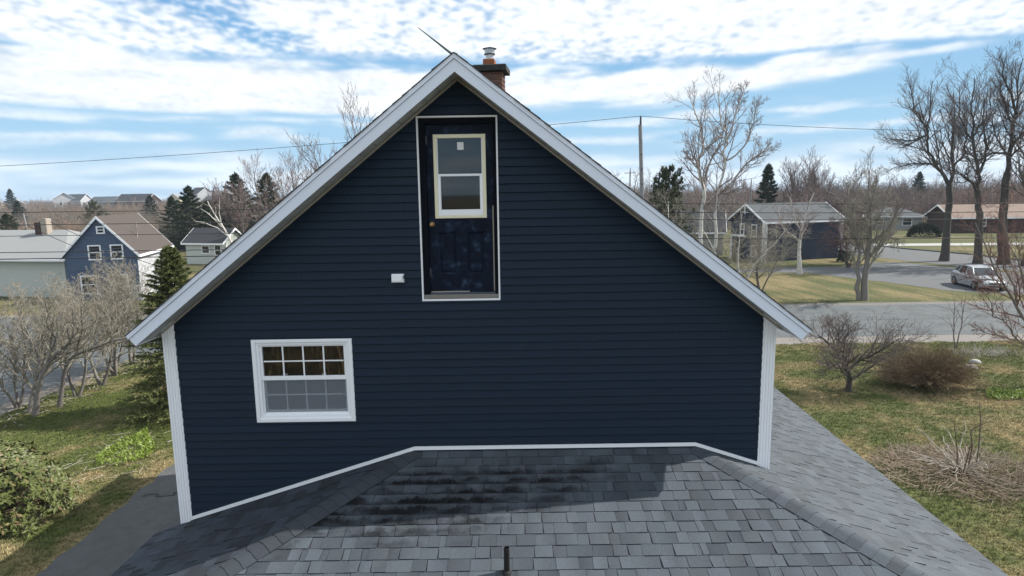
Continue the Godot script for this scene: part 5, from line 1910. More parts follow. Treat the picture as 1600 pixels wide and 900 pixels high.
func grounds() -> void:
	var xs := []
	var zs := []
	var x := -30.0
	while x <= 46.0:
		xs.append(x)
		x += 0.42
	x = 52.0
	var g := 6.0
	while x < 2600.0:
		xs.append(x)
		xs.push_front(-(x - 16.0))
		g *= 1.22
		x += g
	var z := -5.0
	while z <= 30.0:
		zs.append(z)
		z += 0.42
	g = 0.8
	while z < 2800.0:
		zs.append(z)
		g *= 1.12
		z += g
	z = -12.0
	g = 7.0
	while z > -700.0:
		zs.push_front(z)
		g *= 1.35
		z -= g
	var m := MB.new()
	var nx := xs.size()
	for j in zs.size():
		for i in nx:
			var px: float = xs[i]
			var pz: float = zs[j]
			m.v.append(Vector3(px, ground_y(px, pz), -pz))
			m.n.append(Vector3.UP)
			m.u.append(Vector2.ZERO)
			var c := lawn_color(px, pz)
			c = Color(c.r * 1.4, c.g * 1.4, c.b * 1.4)
			# leaf litter and brush floor away from the lawns
			var wild := maxf(smoothstep(74.0, 90.0, pz) if px < 28.0 else smoothstep(100.0, 112.0, pz), 0.5 * smoothstep(3.0, -6.0, pz))
			if px < -16.5 and px > -30.0 and pz > 36.5 and pz < 46.0:
				wild = maxf(wild, 0.25)
			# the worn strip under the tree row
			var row := exp(-pow((px + 15.7) / 0.7, 2.0)) * smoothstep(27.0, 24.0, pz) * smoothstep(12.0, 16.0, pz)
			wild = maxf(wild, row * 0.8)
			# bare earth under shrubs
			for s in [Vector3(10.75, 14.1, 1.8), Vector3(14.0, 20.4, 1.5), Vector3(19.3, 24.9, 1.3), Vector3(11.3, 20.3, 0.6), Vector3(-11.9, 12.6, 1.8), Vector3(16.6, 19.6, 1.0)]:
				wild = maxf(wild, 0.75 * (1.0 - smoothstep(s.z * 0.55, s.z * 1.15, Vector2(px - s.x, pz - s.y).length())))
			m.c.append(c.lerp(Color(0.21, 0.155, 0.11), wild))
	for j in zs.size() - 1:
		for i in nx - 1:
			var a := j * nx + i
			# rows run away from the viewer
			m.ix.append(a); m.ix.append(a + nx); m.ix.append(a + 1)
			m.ix.append(a + 1); m.ix.append(a + nx); m.ix.append(a + nx + 1)
	structure("ground", m, M.ground, "lawns and open ground, patchy green and straw", "ground")
	rng.seed = 42
	# gravel shoulders lie under the roads' edges
	var sh := [Vector2(-90, 37.0), Vector2(-90, 27.6)]
	sh.append_array(rough(Vector2(-27.5, 27.6), Vector2(-26.5, 26.0), 0.6, 0.1))
	sh.append_array([Vector2(-26.5, -60), Vector2(-16.9, -60)])
	sh.append_array(rough(Vector2(-16.7, 14.0), Vector2(-16.5, 21.0), 0.5, 0.16))
	sh.append_array(rough(Vector2(-16.4, 21.0), Vector2(-14.6, 27.0), 0.5, 0.16))
	sh.append_array(rough(Vector2(-14.6, 27.0), Vector2(60, 27.2), 0.6, 0.16))
	sh.append_array([Vector2(90, 27.2), Vector2(90, 37.0)])
	structure("road_shoulder", sheet(sh, 0.006), M.gravel, "pale gravel shoulder along the roads", "road")
	var rd := [Vector2(-90, 36.2), Vector2(-90, 28.4)]
	for i in 9:
		var t := i / 8.0 * PI / 2
		rd.append(Vector2(-29.5, 25.0) + Vector2(sin(t), cos(t)) * 3.4)
	rd.append_array([Vector2(-26.1, -60), Vector2(-17.5, -60)])
	rd.append_array(rough(Vector2(-17.5, 10), Vector2(-17.3, 22.0), 0.8, 0.06))
	for i in 9:
		var t := i / 8.0 * PI / 2
		rd.append(Vector2(-11.0, 22.2) + Vector2(-cos(t), sin(t)) * 6.1)
	rd.append_array(rough(Vector2(-10.8, 28.3), Vector2(60, 28.4), 1.0, 0.06))
	rd.append_array([Vector2(90, 28.4), Vector2(90, 36.2)])
	rd.append_array(rough(Vector2(60, 36.2), Vector2(-25, 36.2), 1.0, 0.08))
	structure("road", sheet(rd, 0.012), M.road, "grey asphalt road crossing behind the house, with a side road on the left", "road")
	# paved drive along the left of the house
	var dv := [Vector2(-5.4, 27.3), Vector2(-4.4, 15.0), Vector2(-4.4, 3.0), Vector2(-8.8, 3.0)]
	dv.append_array(rough(Vector2(-8.8, 3.0), Vector2(-8.9, 27.3), 0.35, 0.07))
	structure("driveway", sheet(dv, 0.010), M.asphalt, "dark asphalt driveway along the left side of the house", "driveway")
	# the street and gravel lot beyond, on the right
	var lot := rough(Vector2(15.0, 52.6), Vector2(24.5, 51.3), 0.8, 0.15)
	lot.append_array(rough(Vector2(24.5, 51.3), Vector2(27.5, 45.5), 0.8, 0.2))
	lot.append_array(rough(Vector2(27.5, 45.5), Vector2(29.5, 40.6), 0.8, 0.2))
	lot.append_array(rough(Vector2(29.5, 40.6), Vector2(37.5, 36.3), 0.8, 0.2))
	lot.append_array([Vector2(40.5, 36.3), Vector2(41.0, 48.0), Vector2(39.2, 50.5), Vector2(36.6, 56.5)])
	lot.append_array(rough(Vector2(36.4, 57.5), Vector2(33.0, 57.5), 0.8, 0.2))
	lot.append_array(rough(Vector2(31.0, 55.0), Vector2(15.0, 54.6), 0.8, 0.15))
	structure("gravel_lot", sheet(lot, 0.008), M.lot, "worn grey parking ground with a track past the navy garage house", "driveway")
	var st := [Vector2(42.0, 36.4), Vector2(47.5, 36.4), Vector2(47.4, 52.0), Vector2(47.1, 62.6), Vector2(44.6, 70.0), Vector2(44.0, 77.0), Vector2(40.8, 90.0), Vector2(36.5, 90.0), Vector2(37.5, 78.0), Vector2(36.2, 66.0), Vector2(37.4, 58.5), Vector2(40.5, 51.5), Vector2(42.2, 47.0)]
	structure("street", sheet(st, 0.014), M.lot, "grey side street running away on the right, past the parked car", "road")
	var kb := MB.new()
	var kp := [Vector2(47.5, 36.4), Vector2(47.4, 52.0), Vector2(47.1, 62.6), Vector2(44.6, 70.0), Vector2(44.1, 74.0)]
	for i in kp.size() - 1:
		var a := Vector3(kp[i].x, 0, -kp[i].y)
		var b := Vector3(kp[i + 1].x, 0, -kp[i + 1].y)
		kb.extrude([a, a + Vector3(0.22, 0, 0), b + Vector3(0.22, 0, 0), b].map(func(q): return q), Vector3(0, 0.13, 0))
	structure("kerb", kb, M.asphalt, "dark kerb along the far side of the street", "kerb")
	structure("path", sheet([Vector2(44.3, 74.6), Vector2(90, 70.5), Vector2(90, 73.8), Vector2(44.1, 78.0)], 0.010), M.concrete, "pale concrete drive across the far lawn", "path")
	var crack := MB.new()
	for q in [[Vector2(12, 31.8), Vector2(40, 32.2)], [Vector2(17, 28.6), Vector2(18.5, 36.0)], [Vector2(26, 28.6), Vector2(24.6, 36.0)], [Vector2(-24.5, 18), Vector2(-21.5, 30)], [Vector2(-20, 20), Vector2(-19.2, 33)], [Vector2(31.5, 46), Vector2(39, 49)], [Vector2(29, 50), Vector2(37, 53.5)], [Vector2(-7.0, 9), Vector2(-6.2, 20)], [Vector2(-8.6, 13.5), Vector2(-5.0, 14.2)]]:
		var n := 30
		var last: Vector2 = q[0]
		for i in n:
			var c: Vector2 = (q[0] as Vector2).lerp(q[1], (i + 1.0) / n) + Vector2(rnd(-0.14, 0.14), rnd(-0.14, 0.14))
			var sd := (c - last).normalized().orthogonal() * rnd(0.012, 0.035)
			crack.quad(Vector3(last.x - sd.x, 0.019, -(last.y - sd.y)), Vector3(last.x + sd.x, 0.019, -(last.y + sd.y)), Vector3(c.x + sd.x, 0.019, -(c.y + sd.y)), Vector3(c.x - sd.x, 0.019, -(c.y - sd.y)))
			last = c
	structure("road_crack", crack, mat(lin(0.035, 0.035, 0.037), 0.9), "dark tar-filled cracks wandering over the asphalt", "road")
	# bed edges and small ground litter that show as specks
	var stick := MB.new()
	for i in 70:
		var p := Vector3(rnd(-16.4, -15.0), 0.02, -rnd(17.0, 26.0))
		var d := (rdir() * Vector3(1, 0.08, 1)).normalized()
		stick.tube(PackedVector3Array([p, p + d * 0.2 + rdir() * 0.02, p + d * rnd(0.3, 0.9)]), PackedFloat32Array([0.014, 0.012, 0.006]), 4)
	for i in 60:
		var p := Vector3(rnd(-11.6, -9.4), 0.02, -rnd(14.5, 17.6))
		var d := (rdir() * Vector3(1, 0.08, 1)).normalized()
		stick.tube(PackedVector3Array([p, p + d * rnd(0.15, 0.6)]), PackedFloat32Array([0.009, 0.005]), 4)
	var so := put(self, "fallen_sticks", stick.mesh(), M.twig_pale)
	so.set_meta("kind", "stuff")
	so.set_meta("label", "fallen sticks scattered under the tree row and on the left lawn")
	so.set_meta("category", "sticks")


# ---------------------------------------------------------------- neighbours' houses
# local axes: the ridge runs along z, the front gable faces +z; y up
func house_of(called: String, label: String, at: Vector3, turn: float, w: float, d: float, eave: float, ridge: float, over: float, wall: Material, roof: Material, trim: Material, wins: Array, side_wall: Material = null, hip := 0.0) -> Node3D:
	var root := thing(called, label, "house", at, turn)
	var hw := w / 2
	var hd := d / 2
	var wb := MB.new()
	var gt := ridge - 0.12
	if hip > 0.0:
		wb.extrude([Vector3(-hw, 0, hd), Vector3(hw, 0, hd), Vector3(hw, 0, -hd), Vector3(-hw, 0, -hd)], Vector3(0, eave, 0))
	else:
		wb.extrude([Vector3(-hw, 0, -hd), Vector3(hw, 0, -hd), Vector3(hw, eave, -hd), Vector3(0, gt, -hd), Vector3(-hw, eave, -hd)], Vector3(0, 0, d))
	var wl := put(root, "wall", wb.mesh(), wall)
	if side_wall:
		var sb := MB.new()
		sb.box(Vector3(hw + 0.01, eave / 2, 0), Vector3(0.04, eave - 0.02, d - 0.02))
		put(root, "side_wall", sb.mesh(), side_wall)
	# courses of lap siding as low relief on the two seen faces
	var rb := MB.new()
	var slope := (ridge - eave) / hw
	var ex := hw + over
	var ey := eave - slope * over
	if hip > 0.0:
		var a := Vector3(-ex, ey, hd + over)
		var b := Vector3(ex, ey, hd + over)
		var c := Vector3(ex, ey, -hd - over)
		var e := Vector3(-ex, ey, -hd - over)
		var r0 := Vector3(0, ridge, hd - hip)
		var r1 := Vector3(0, ridge, -hd + hip)
		rb.poly([a, b, r0]); rb.poly([b, c, r1, r0]); rb.poly([c, e, r1]); rb.poly([e, a, r0, r1])
		rb.quad(a, e, c, b)
		put(root, "roof", rb.mesh(), roof)
		var fb := MB.new()
		for q in [[a, b], [b, c], [c, e], [e, a]]:
			var mid: Vector3 = (q[0] + q[1]) / 2 + Vector3(0, -0.06, 0)
			var dir: Vector3 = (q[1] - q[0])
			fb.box(mid, Vector3(dir.length(), 0.14, 0.05), Basis(dir.normalized(), Vector3.UP, dir.normalized().cross(Vector3.UP)))
		put(root, "fascia", fb.mesh(), trim)
	else:
		for s in [-1, 1]:
			var m := MB.new()
			var p := [Vector3(s * ex, ey, hd + over), Vector3(s * ex, ey + 0.13, hd + over), Vector3(0, ridge + 0.13, hd + over), Vector3(0, ridge, hd + over)]
			if s > 0:
				m.extrude([p[0], p[1], p[2], p[3]].map(func(q): return q - Vector3(0, 0, d + 2 * over)), Vector3(0, 0, d + 2 * over))
			else:
				m.extrude([p[3], p[2], p[1], p[0]].map(func(q): return q - Vector3(0, 0, d + 2 * over)), Vector3(0, 0, d + 2 * over))
			put(root, "roof", m.mesh(), roof)
			for f in [1, -1]:
				var t := MB.new()
				var z: float = f * (hd + over + 0.02)
				var q := [Vector3(s * ex, ey - 0.05, z), Vector3(s * ex, ey + 0.14, z), Vector3(0, ridge + 0.14, z), Vector3(0, ridge - 0.06, z)]
				if (s > 0) == (f > 0):
					t.extrude([q[0], q[1], q[2], q[3]].map(func(e): return e - Vector3(0, 0, 0.02)), Vector3(0, 0, 0.04))
				else:
					t.extrude([q[3], q[2], q[1], q[0]].map(func(e): return e - Vector3(0, 0, 0.02)), Vector3(0, 0, 0.04))
				put(root, "rake_board", t.mesh(), trim)
			var eb := MB.new()
			eb.box(Vector3(s * (ex + 0.02), ey + 0.02, 0), Vector3(0.05, 0.17, d + 2 * over))
			put(root, "eave_board", eb.mesh(), trim)
	for n in wins:
		# [face, across, up, width, height]; faces: 0 front, 1 right, 2 back, 3 left
		var f: int = n[0]
		var bs := Basis(Vector3.UP, [0.0, PI / 2, PI, -PI / 2][f])
		var reach: float = hd if f % 2 == 0 else hw + (0.03 if side_wall else 0.0)
		var c: Vector3 = bs * Vector3(n[1], n[2], reach)
		var ww: float = n[3]
		var hh: float = n[4]
		var fm := MB.new()
		var fr := 0.085
		for q in [[0.0, hh / 2 + fr / 2, ww + 2 * fr, fr], [0.0, -hh / 2 - fr / 2, ww + 2 * fr, fr], [-ww / 2 - fr / 2, 0.0, fr, hh], [ww / 2 + fr / 2, 0.0, fr, hh], [0.0, 0.0, ww, 0.05]]:
			fm.box(c + bs * Vector3(q[0], q[1], 0.03), Vector3(q[2], q[3], 0.06), bs)
		var wn := put(root, "window", fm.mesh(), trim)
		for h in [-1, 1]:
			var pm := MB.new()
			pm.box(c + bs * Vector3(0, h * (hh / 4 + 0.0125), 0.012), Vector3(ww, hh / 2 - 0.025, 0.02), bs)
			put(wn, "pane", pm.mesh(), M.dark_glass)
	return root


func lap_rows(root: Node3D, w: float, d: float, y0: float, eave: float, ridge: float, m: Material) -> void:
	# lap siding on the front gable, one course each
	var y := y0
	while y < ridge - 0.35:
		var hw := w / 2 if y < eave else w / 2 * (ridge - y) / (ridge - eave)
		hw -= 0.05
		var b := MB.new()
		var z := d / 2
		b.quad(Vector3(-hw, y, z + 0.028), Vector3(hw, y, z + 0.028), Vector3(hw, y + 0.17, z + 0.004), Vector3(-hw, y + 0.17, z + 0.004))
		b.quad(Vector3(-hw, y, z + 0.002), Vector3(hw, y, z + 0.002), Vector3(hw, y, z + 0.028), Vector3(-hw, y, z + 0.028))
		put(root.get_node("wall"), "siding_lap", b.mesh(), m)
		y += 0.172


func neighbours() -> void:
	var brown_roof := mat(lin(0.122, 0.098, 0.088), 0.9, T.grain, 1.2, T.grain_n, 0.6)
	var grey_roof := mat(lin(0.40, 0.42, 0.42), 0.9, T.grain, 1.2, T.grain_n, 0.6)
	var slate_roof := mat(lin(0.115, 0.135, 0.15), 0.9, T.grain, 1.2, T.grain_n, 0.6)
	var black_roof := mat(lin(0.05, 0.055, 0.065), 0.9, T.grain, 1.2)
	var blue := mat(lin(0.085, 0.135, 0.235), 0.6, T.fine, 0.7)
	var navy := mat(lin(0.022, 0.036, 0.075), 0.6, T.fine, 0.7)
	var mint := mat(lin(0.70, 0.75, 0.71), 0.6, T.fine, 0.7)
	var white := mat(lin(0.56, 0.58, 0.61), 0.6, T.soft, 0.4)
	var cream := mat(lin(0.70, 0.66, 0.46), 0.6, T.soft, 0.4)
	var brick := mat(lin(0.10, 0.055, 0.045), 0.9, T.grain, 1.0)
	var tan := mat(lin(0.34, 0.25, 0.195), 0.9, T.grain, 1.0)
	var grey := mat(lin(0.34, 0.35, 0.34), 0.7, T.fine, 0.7)
	var trim: Material = M.white_vinyl
	# brown-roofed blue house, left
	var b := house_of("blue_house", "blue gabled house with brown roof and white trim across the left road", Vector3(-28.6, 0, -45.6), deg_to_rad(14), 4.3, 8.0, 3.25, 5.65, 0.2, blue, brown_roof, trim,
		[[0, -0.35, 3.35, 0.62, 0.85], [0, 0.98, 3.35, 0.62, 0.85], [0, 0.14, 4.85, 0.34, 0.34], [0, -0.9, 1.2, 0.8, 1.1], [0, 1.0, 1.2, 0.8, 1.1], [1, 2.4, 2.5, 0.5, 0.8]], white)
	lap_rows(b, 4.3, 8.0, 2.2, 3.25, 5.65, blue)
	var ant := MB.new()
	ant.tube(PackedVector3Array([Vector3(1.45, 3.9, 1.2), Vector3(1.45, 5.2, 1.2)]), PackedFloat32Array([0.03, 0.03]), 6, true)
	for k in 4:
		ant.tube(PackedVector3Array([Vector3(1.1 + 0.06 * k, 4.6 + k * 0.16, 1.2), Vector3(1.8 - 0.06 * k, 4.65 + k * 0.16, 1.25)]), PackedFloat32Array([0.02, 0.02]), 5)
	put(b, "roof_aerial", ant.mesh(), M.twig_pale)
	var pr := MB.new()
	for k in 6:
		pr.box(Vector3(2.05 + 0.0 * k, 0.55, 4.45 + 0.0), Vector3(0.05, 1.1, 0.05))
	for k in 7:
		pr.box(Vector3(1.55 + k * 0.16, 0.6, 4.75), Vector3(0.04, 0.9, 0.04))
	pr.box(Vector3(2.03, 1.07, 4.75), Vector3(1.05, 0.07, 0.06))
	pr.box(Vector3(2.03, 0.62, 4.75), Vector3(1.05, 0.05, 0.05))
	pr.box(Vector3(2.03, 0.15, 4.75), Vector3(1.05, 0.06, 0.06))
	put(b, "porch_railing", pr.mesh(), trim)
	# pale bungalow beside it
	var p := house_of("mint_bungalow", "pale mint bungalow with a low light grey hipped roof, at the left edge", Vector3(-38.3, 0, -49.2), deg_to_rad(80), 8.4, 15.0, 2.95, 4.6, 0.5, mint, grey_roof, trim,
		[[1, -6.6, 2.0, 0.7, 0.9], [1, -1.0, 1.9, 1.2, 1.0], [0, 1.5, 2.2, 0.45, 0.7]], null, 3.6)
	var cm := MB.new()
	cm.slab(Vector3(-0.6, 4.75, 2.6), Vector3(0.5, 1.5, 0.5), 0.03)
	put(p, "chimney", cm.mesh(), mat(lin(0.48, 0.42, 0.35), 0.9, T.fine, 2.0))
	var cb := MB.new()
	cb.box(Vector3(-0.6, 4.65, 2.05), Vector3(0.5, 1.1, 0.55))
	put(p, "chimney", cb.mesh(), brick)
	# small shed
	var s := house_of("garden_shed", "small mint shed with a dark roof and a white gable, left of the roof slope", Vector3(-31.8, 0, -66.8), deg_to_rad(74), 3.4, 4.7, 2.35, 3.6, 0.3, mint, black_roof, trim,
		[[3, 0.2, 1.55, 0.85, 0.7], [3, 1.75, 1.5, 0.7, 1.0]])
	var rl := MB.new()
	for k in 8:
		rl.box(Vector3(-39.0 + k * 0.55, 0.55, -63.0 + k * 0.12), Vector3(0.08, 1.1, 0.08))
	rl.box(Vector3(-37.1, 1.05, -62.6), Vector3(4.2, 0.08, 0.08), Basis(Vector3.UP, -0.21))
	rl.box(Vector3(-37.1, 0.6, -62.6), Vector3(4.2, 0.06, 0.06), Basis(Vector3.UP, -0.21))
	var rail := thing("white_railing", "white deck railing on the ground before the mint shed", "railing", Vector3(-37, 0, -62.6))
	part(rail, "rails", rl, trim)
	# navy garage house, right: its long eave side faces the viewer
	var n := house_of("garage_house", "dark navy house with a grey roof and white corner posts across the right road", Vector3(27.85, 0, -63.25), deg_to_rad(-72), 5.0, 9.2, 3.95, 5.45, 0.35, navy, slate_roof, trim,
		[[0, 1.05, 2.95, 0.62, 1.05], [0, -0.75, 3.0, 0.5, 1.0], [0, 1.1, 0.95, 0.65, 0.95]])
	for c in [Vector3(2.53, 1.95, 4.62), Vector3(2.53, 1.95, -4.6)]:
		var cp := MB.new()
		cp.box(c, Vector3(0.34, 3.9, 0.34))
		put(n, "corner_post", cp.mesh(), trim)
	lap_rows(n, 5.0, 9.2, 0.2, 3.95, 5.45, navy)
	var gd := MB.new()
	gd.box(Vector3(-1.25, 1.1, 4.63), Vector3(1.9, 2.2, 0.06))
	put(n, "garage_door", gd.mesh(), black_roof)
	var gf := MB.new()
	gf.box(Vector3(-2.32, 1.15, 4.66), Vector3(0.22, 2.3, 0.1)); gf.box(Vector3(-1.3, 2.35, 4.66), Vector3(2.2, 0.18, 0.1))
	put(n, "garage_door_frame", gf.mesh(), trim)
	var pk := MB.new()
	pk.box(Vector3(0, 5.0, 4.98), Vector3(0.09, 0.9, 0.06)); pk.box(Vector3(0, 4.72, 4.98), Vector3(0.9, 0.09, 0.06))
	put(n, "gable_bracket", pk.mesh(), trim)
	# the dark bin by its wall
	var bin := thing("wheeled_bin", "dark green wheeled bin against the right end of the navy garage wall", "bin", Vector3(31.7, 0, -58.9), 0.3)
	var bb := MB.new()
	bb.extrude([Vector3(-0.38, 0.1, 0.38), Vector3(0.38, 0.1, 0.38), Vector3(0.38, 0.1, -0.38), Vector3(-0.38, 0.1, -0.38)], Vector3(0, 0.95, 0))
	put(bin, "body", bb.mesh(), mat(lin(0.01, 0.028, 0.022), 0.5))
	var bl := MB.new()
	bl.slab(Vector3(0, 1.09, 0), Vector3(0.86, 0.86, 0.08), 0.03, Basis(Vector3(1, 0, 0), Vector3(0, 0, -1), Vector3(0, 1, 0)))
	put(bin, "lid", bl.mesh(), mat(lin(0.008, 0.02, 0.016), 0.5))
	for sx in [-1, 1]:
		var wm := MB.new()
		wm.tube(PackedVector3Array([Vector3(sx * 0.36, 0.12, -0.36), Vector3(sx * 0.44, 0.12, -0.36)]), PackedFloat32Array([0.12, 0.12]), 12, true)
		put(bin, "wheel", wm.mesh(), M.rubber)
	# houses over the far street
	house_of("brick_house", "dark brick house with a tan roof behind the tall shade trees", Vector3(76.5, 0, -97.0), deg_to_rad(82), 7.5, 18.0, 2.45, 4.1, 0.5, brick, tan, trim,
		[[3, -5.0, 1.6, 1.1, 1.1], [3, 2.0, 1.5, 1.4, 1.1], [3, 6.6, 1.6, 1.2, 1.1]])
	house_of("grey_bungalow", "low grey bungalow with hipped roof and white posts across the far street", Vector3(65.5, 0, -107.0), deg_to_rad(60), 7.0, 8.0, 2.4, 3.7, 0.4, grey, slate_roof, trim,
		[[3, -2.0, 1.4, 1.2, 1.1], [3, 2.0, 1.4, 1.2, 1.1], [0, 0.0, 1.4, 1.6, 1.2]], null, 3.2)
	house_of("hidden_house", "pale house glimpsed behind the pine and utility pole", Vector3(12.2, 0, -92), 0.3, 8.0, 10.0, 3.6, 6.2, 0.4, white, slate_roof, trim, [[0, 0, 2.2, 1.2, 1.2]])
	house_of("garage_shed", "dark roofed shed between the birch and the navy garage house", Vector3(19.5, 0, -70), deg_to_rad(75), 5.0, 8.0, 2.6, 4.6, 0.3, grey, black_roof, trim, [])
	# far houses along the left skyline, each by itself
	for q in [
		[-226.0, 318, 0.62, 9.0, 12.0, 4.5, 7.5, white, slate_roof, "white-gabled far house with a dark roof, on the left skyline above the chimney", 0.9],
		[-219.0, 318, 1.3, 7.0, 11.0, 3.6, 6.6, white, slate_roof, "far grey-roofed house right of the white-gabled one on the skyline", 0.9],
		[-283.0, 322, 1.4, 8.0, 16.0, 2.6, 5.0, grey, slate_roof, "low far house with a long dark roof at the far left", 0.6],
		[-251.0, 300, 1.5, 8.0, 12.0, 2.4, 4.0, cream, grey_roof, "low cream far house beside the lone skyline spruce", 0.6],
		[-282.0, 305, 0.7, 6.0, 7.0, 2.6, 4.6, white, grey_roof, "tiny white far house nearest the left edge", 0.6],
		[-236.0, 300, 0.6, 6.0, 8.0, 2.6, 4.6, white, grey_roof, "tiny white far house right of the lone skyline spruce", 0.6],
		[-196.0, 312, 1.5, 9.0, 22.0, 2.8, 5.2, grey, slate_roof, "long low far house with a blue-grey roof on the skyline", 0.9],
		[-181.0, 305, 1.4, 10.0, 17.0, 3.0, 6.2, brick, black_roof, "dark-roofed far house left of the white one with a dormer", 0.9],
		[-165.0, 335, 0.85, 9.0, 13.0, 6.0, 9.4, white, black_roof, "tall white far house with a black roof on the skyline", 0.9],
		[-160.0, 300, 0.2, 5.0, 7.0, 4.0, 6.0, cream, grey_roof, "small yellow far house right of the tall white one", 0.5],
		[-150.5, 330, 1.2, 9.0, 14.0, 5.0, 7.6, white, grey_roof, "white far house behind the dark spruce tops", 0.9],
		[-135.0, 320, 0.5, 8.0, 10.0, 4.0, 6.6, white, slate_roof, "white far house just left of the dark conifer pair", 0.9]]:
		var x: float = q[0]
		var z: float = q[1]
		house_of("far_house", q[9], Vector3(x, ground_y(x, z) + 0.9, -z), q[2], q[3], q[4], q[5], q[6], 0.4, q[7], q[8], trim, [[0, -1.6, 2.0, 1.2, 1.3], [0, 1.6, 2.0, 1.2, 1.3], [1, 2.5, 2.0, 1.2, 1.3]])


# ---------------------------------------------------------------- poles and wires
func pole(label: String, at: Vector3, h: float, r: float, lean: Vector3, arm := false) -> void:
	var root := thing("utility_pole", label, "utility pole", at)
	var m := MB.new()
	m.tube(PackedVector3Array([Vector3(0, -0.1, 0), lean * 0.5 + Vector3(0, h * 0.5, 0), lean + Vector3(0, h, 0)]), PackedFloat32Array([r, r * 0.88, r * 0.72]), 12, true)
	put(root, "shaft", m.mesh(), M.wood_pole)
	var t := MB.new()
	t.tube(PackedVector3Array([lean + Vector3(0.02, h - 0.02, 0), lean + Vector3(0.02, h + 0.5, 0)]), PackedFloat32Array([0.07, 0.05]), 8, true)
	put(root, "top_pin", t.mesh(), M.dark_steel)
	for k in 5:
		var b := MB.new()
		var y := h * (0.52 + 0.08 * k)
		b.box(lean * (y / h) + Vector3(0, y, r * 0.9), Vector3(0.07, 0.1, 0.06))
		put(root, "bolt", b.mesh(), M.dark_steel)
	if arm:
		var a := MB.new()
		a.box(lean + Vector3(0, h - 0.4, 0), Vector3(2.0, 0.12, 0.12))
		put(root, "crossarm", a.mesh(), M.wood_pole)


func wire(label: String, a: Vector3, b: Vector3, sag: float, r: float, group := "") -> void:
	var p := PackedVector3Array()
	var rr := PackedFloat32Array()
	for i in 25:
		var t := i / 24.0
		p.append(a.lerp(b, t) - Vector3(0, sag * 4.0 * t * (1.0 - t), 0))
		rr.append(r)
	var m := MB.new()
	m.tube(p, rr, 5)
	var o := put(self, "overhead_wire", m.mesh(), M.wire)
	o.set_meta("label", label)
	o.set_meta("category", "overhead wire")
	if group:
		o.set_meta("group", group)


func lines() -> void:
	var g := "wires strung along the road"
	pole("tall grey wooden utility pole behind the right slope of the house roof", Vector3(8.15, 0, -37.6), 10.75, 0.15, Vector3(-0.45, 0, 0))
	pole("short leaning pole beyond the pale bungalow on the left", Vector3(-69.6, 0, -90), 5.1, 0.16, Vector3(-0.5, 0, 0))
	pole("thin far utility pole just left of the tall grey one", Vector3(20.9, 0, -110), 10.6, 0.16, Vector3(0, 0, 0), true)
	pole("thin far utility pole above the navy garage roof", Vector3(35.2, 0, -92), 8.0, 0.13, Vector3(0, 0, 0))
	var top := Vector3(7.72, 11.25, -37.6)
	wire("topmost wire, running left from the tip of the tall pole", top, Vector3(-52, 8.3, -37.6), 0.5, 0.014, g)
	wire("topmost wire, running right from the tip of the tall pole", top, Vector3(48, 10.4, -37.6), 0.75, 0.014, g)
	var hs := [[6.25, 0.020, "upper one of three thin wires over the left woods"], [5.50, 0.022, "middle one of three thin wires over the left woods"], [4.84, 0.020, "lower one of three thin wires over the left woods"]]
	for q in hs:
		wire(q[2], Vector3(8.0, q[0] - 0.05, -37.4), Vector3(-55, q[0] + 0.1, -37.4), 0.12, q[1], g)
	wire("thick dark wire crossing before the blue house, upper of the two", Vector3(8.0, 4.2, -33.0), Vector3(-50, 4.25, -33.0), 0.1, 0.022, g)
	wire("thick dark wire crossing before the blue house, lower of the two", Vector3(8.0, 3.86, -33.0), Vector3(-50, 3.86, -33.0), 0.08, 0.028, g)
	wire("service wire slanting down over the bungalow roof to the blue house", Vector3(-31.0, 5.3, -40.0), Vector3(-21.0, 2.4, -36.0), 0.15, 0.018)
	wire("second service wire slanting over the bungalow roof", Vector3(-29.5, 5.5, -40.0), Vector3(-20.0, 2.6, -36.5), 0.2, 0.018)
	for q in [[6.05, 0.020, "upper one of four thin wires crossing the right trees"], [5.52, 0.022, "second of four thin wires crossing the right trees"], [5.1, 0.020, "third of four thin wires crossing the right trees"], [3.95, 0.024, "lowest and darkest of four wires, crossing before the navy garage roof"]]:
		wire(q[2], Vector3(8.0, q[0] + 0.1, -37.8), Vector3(52, q[0] - 0.15, -37.8), 0.18, q[1], g)


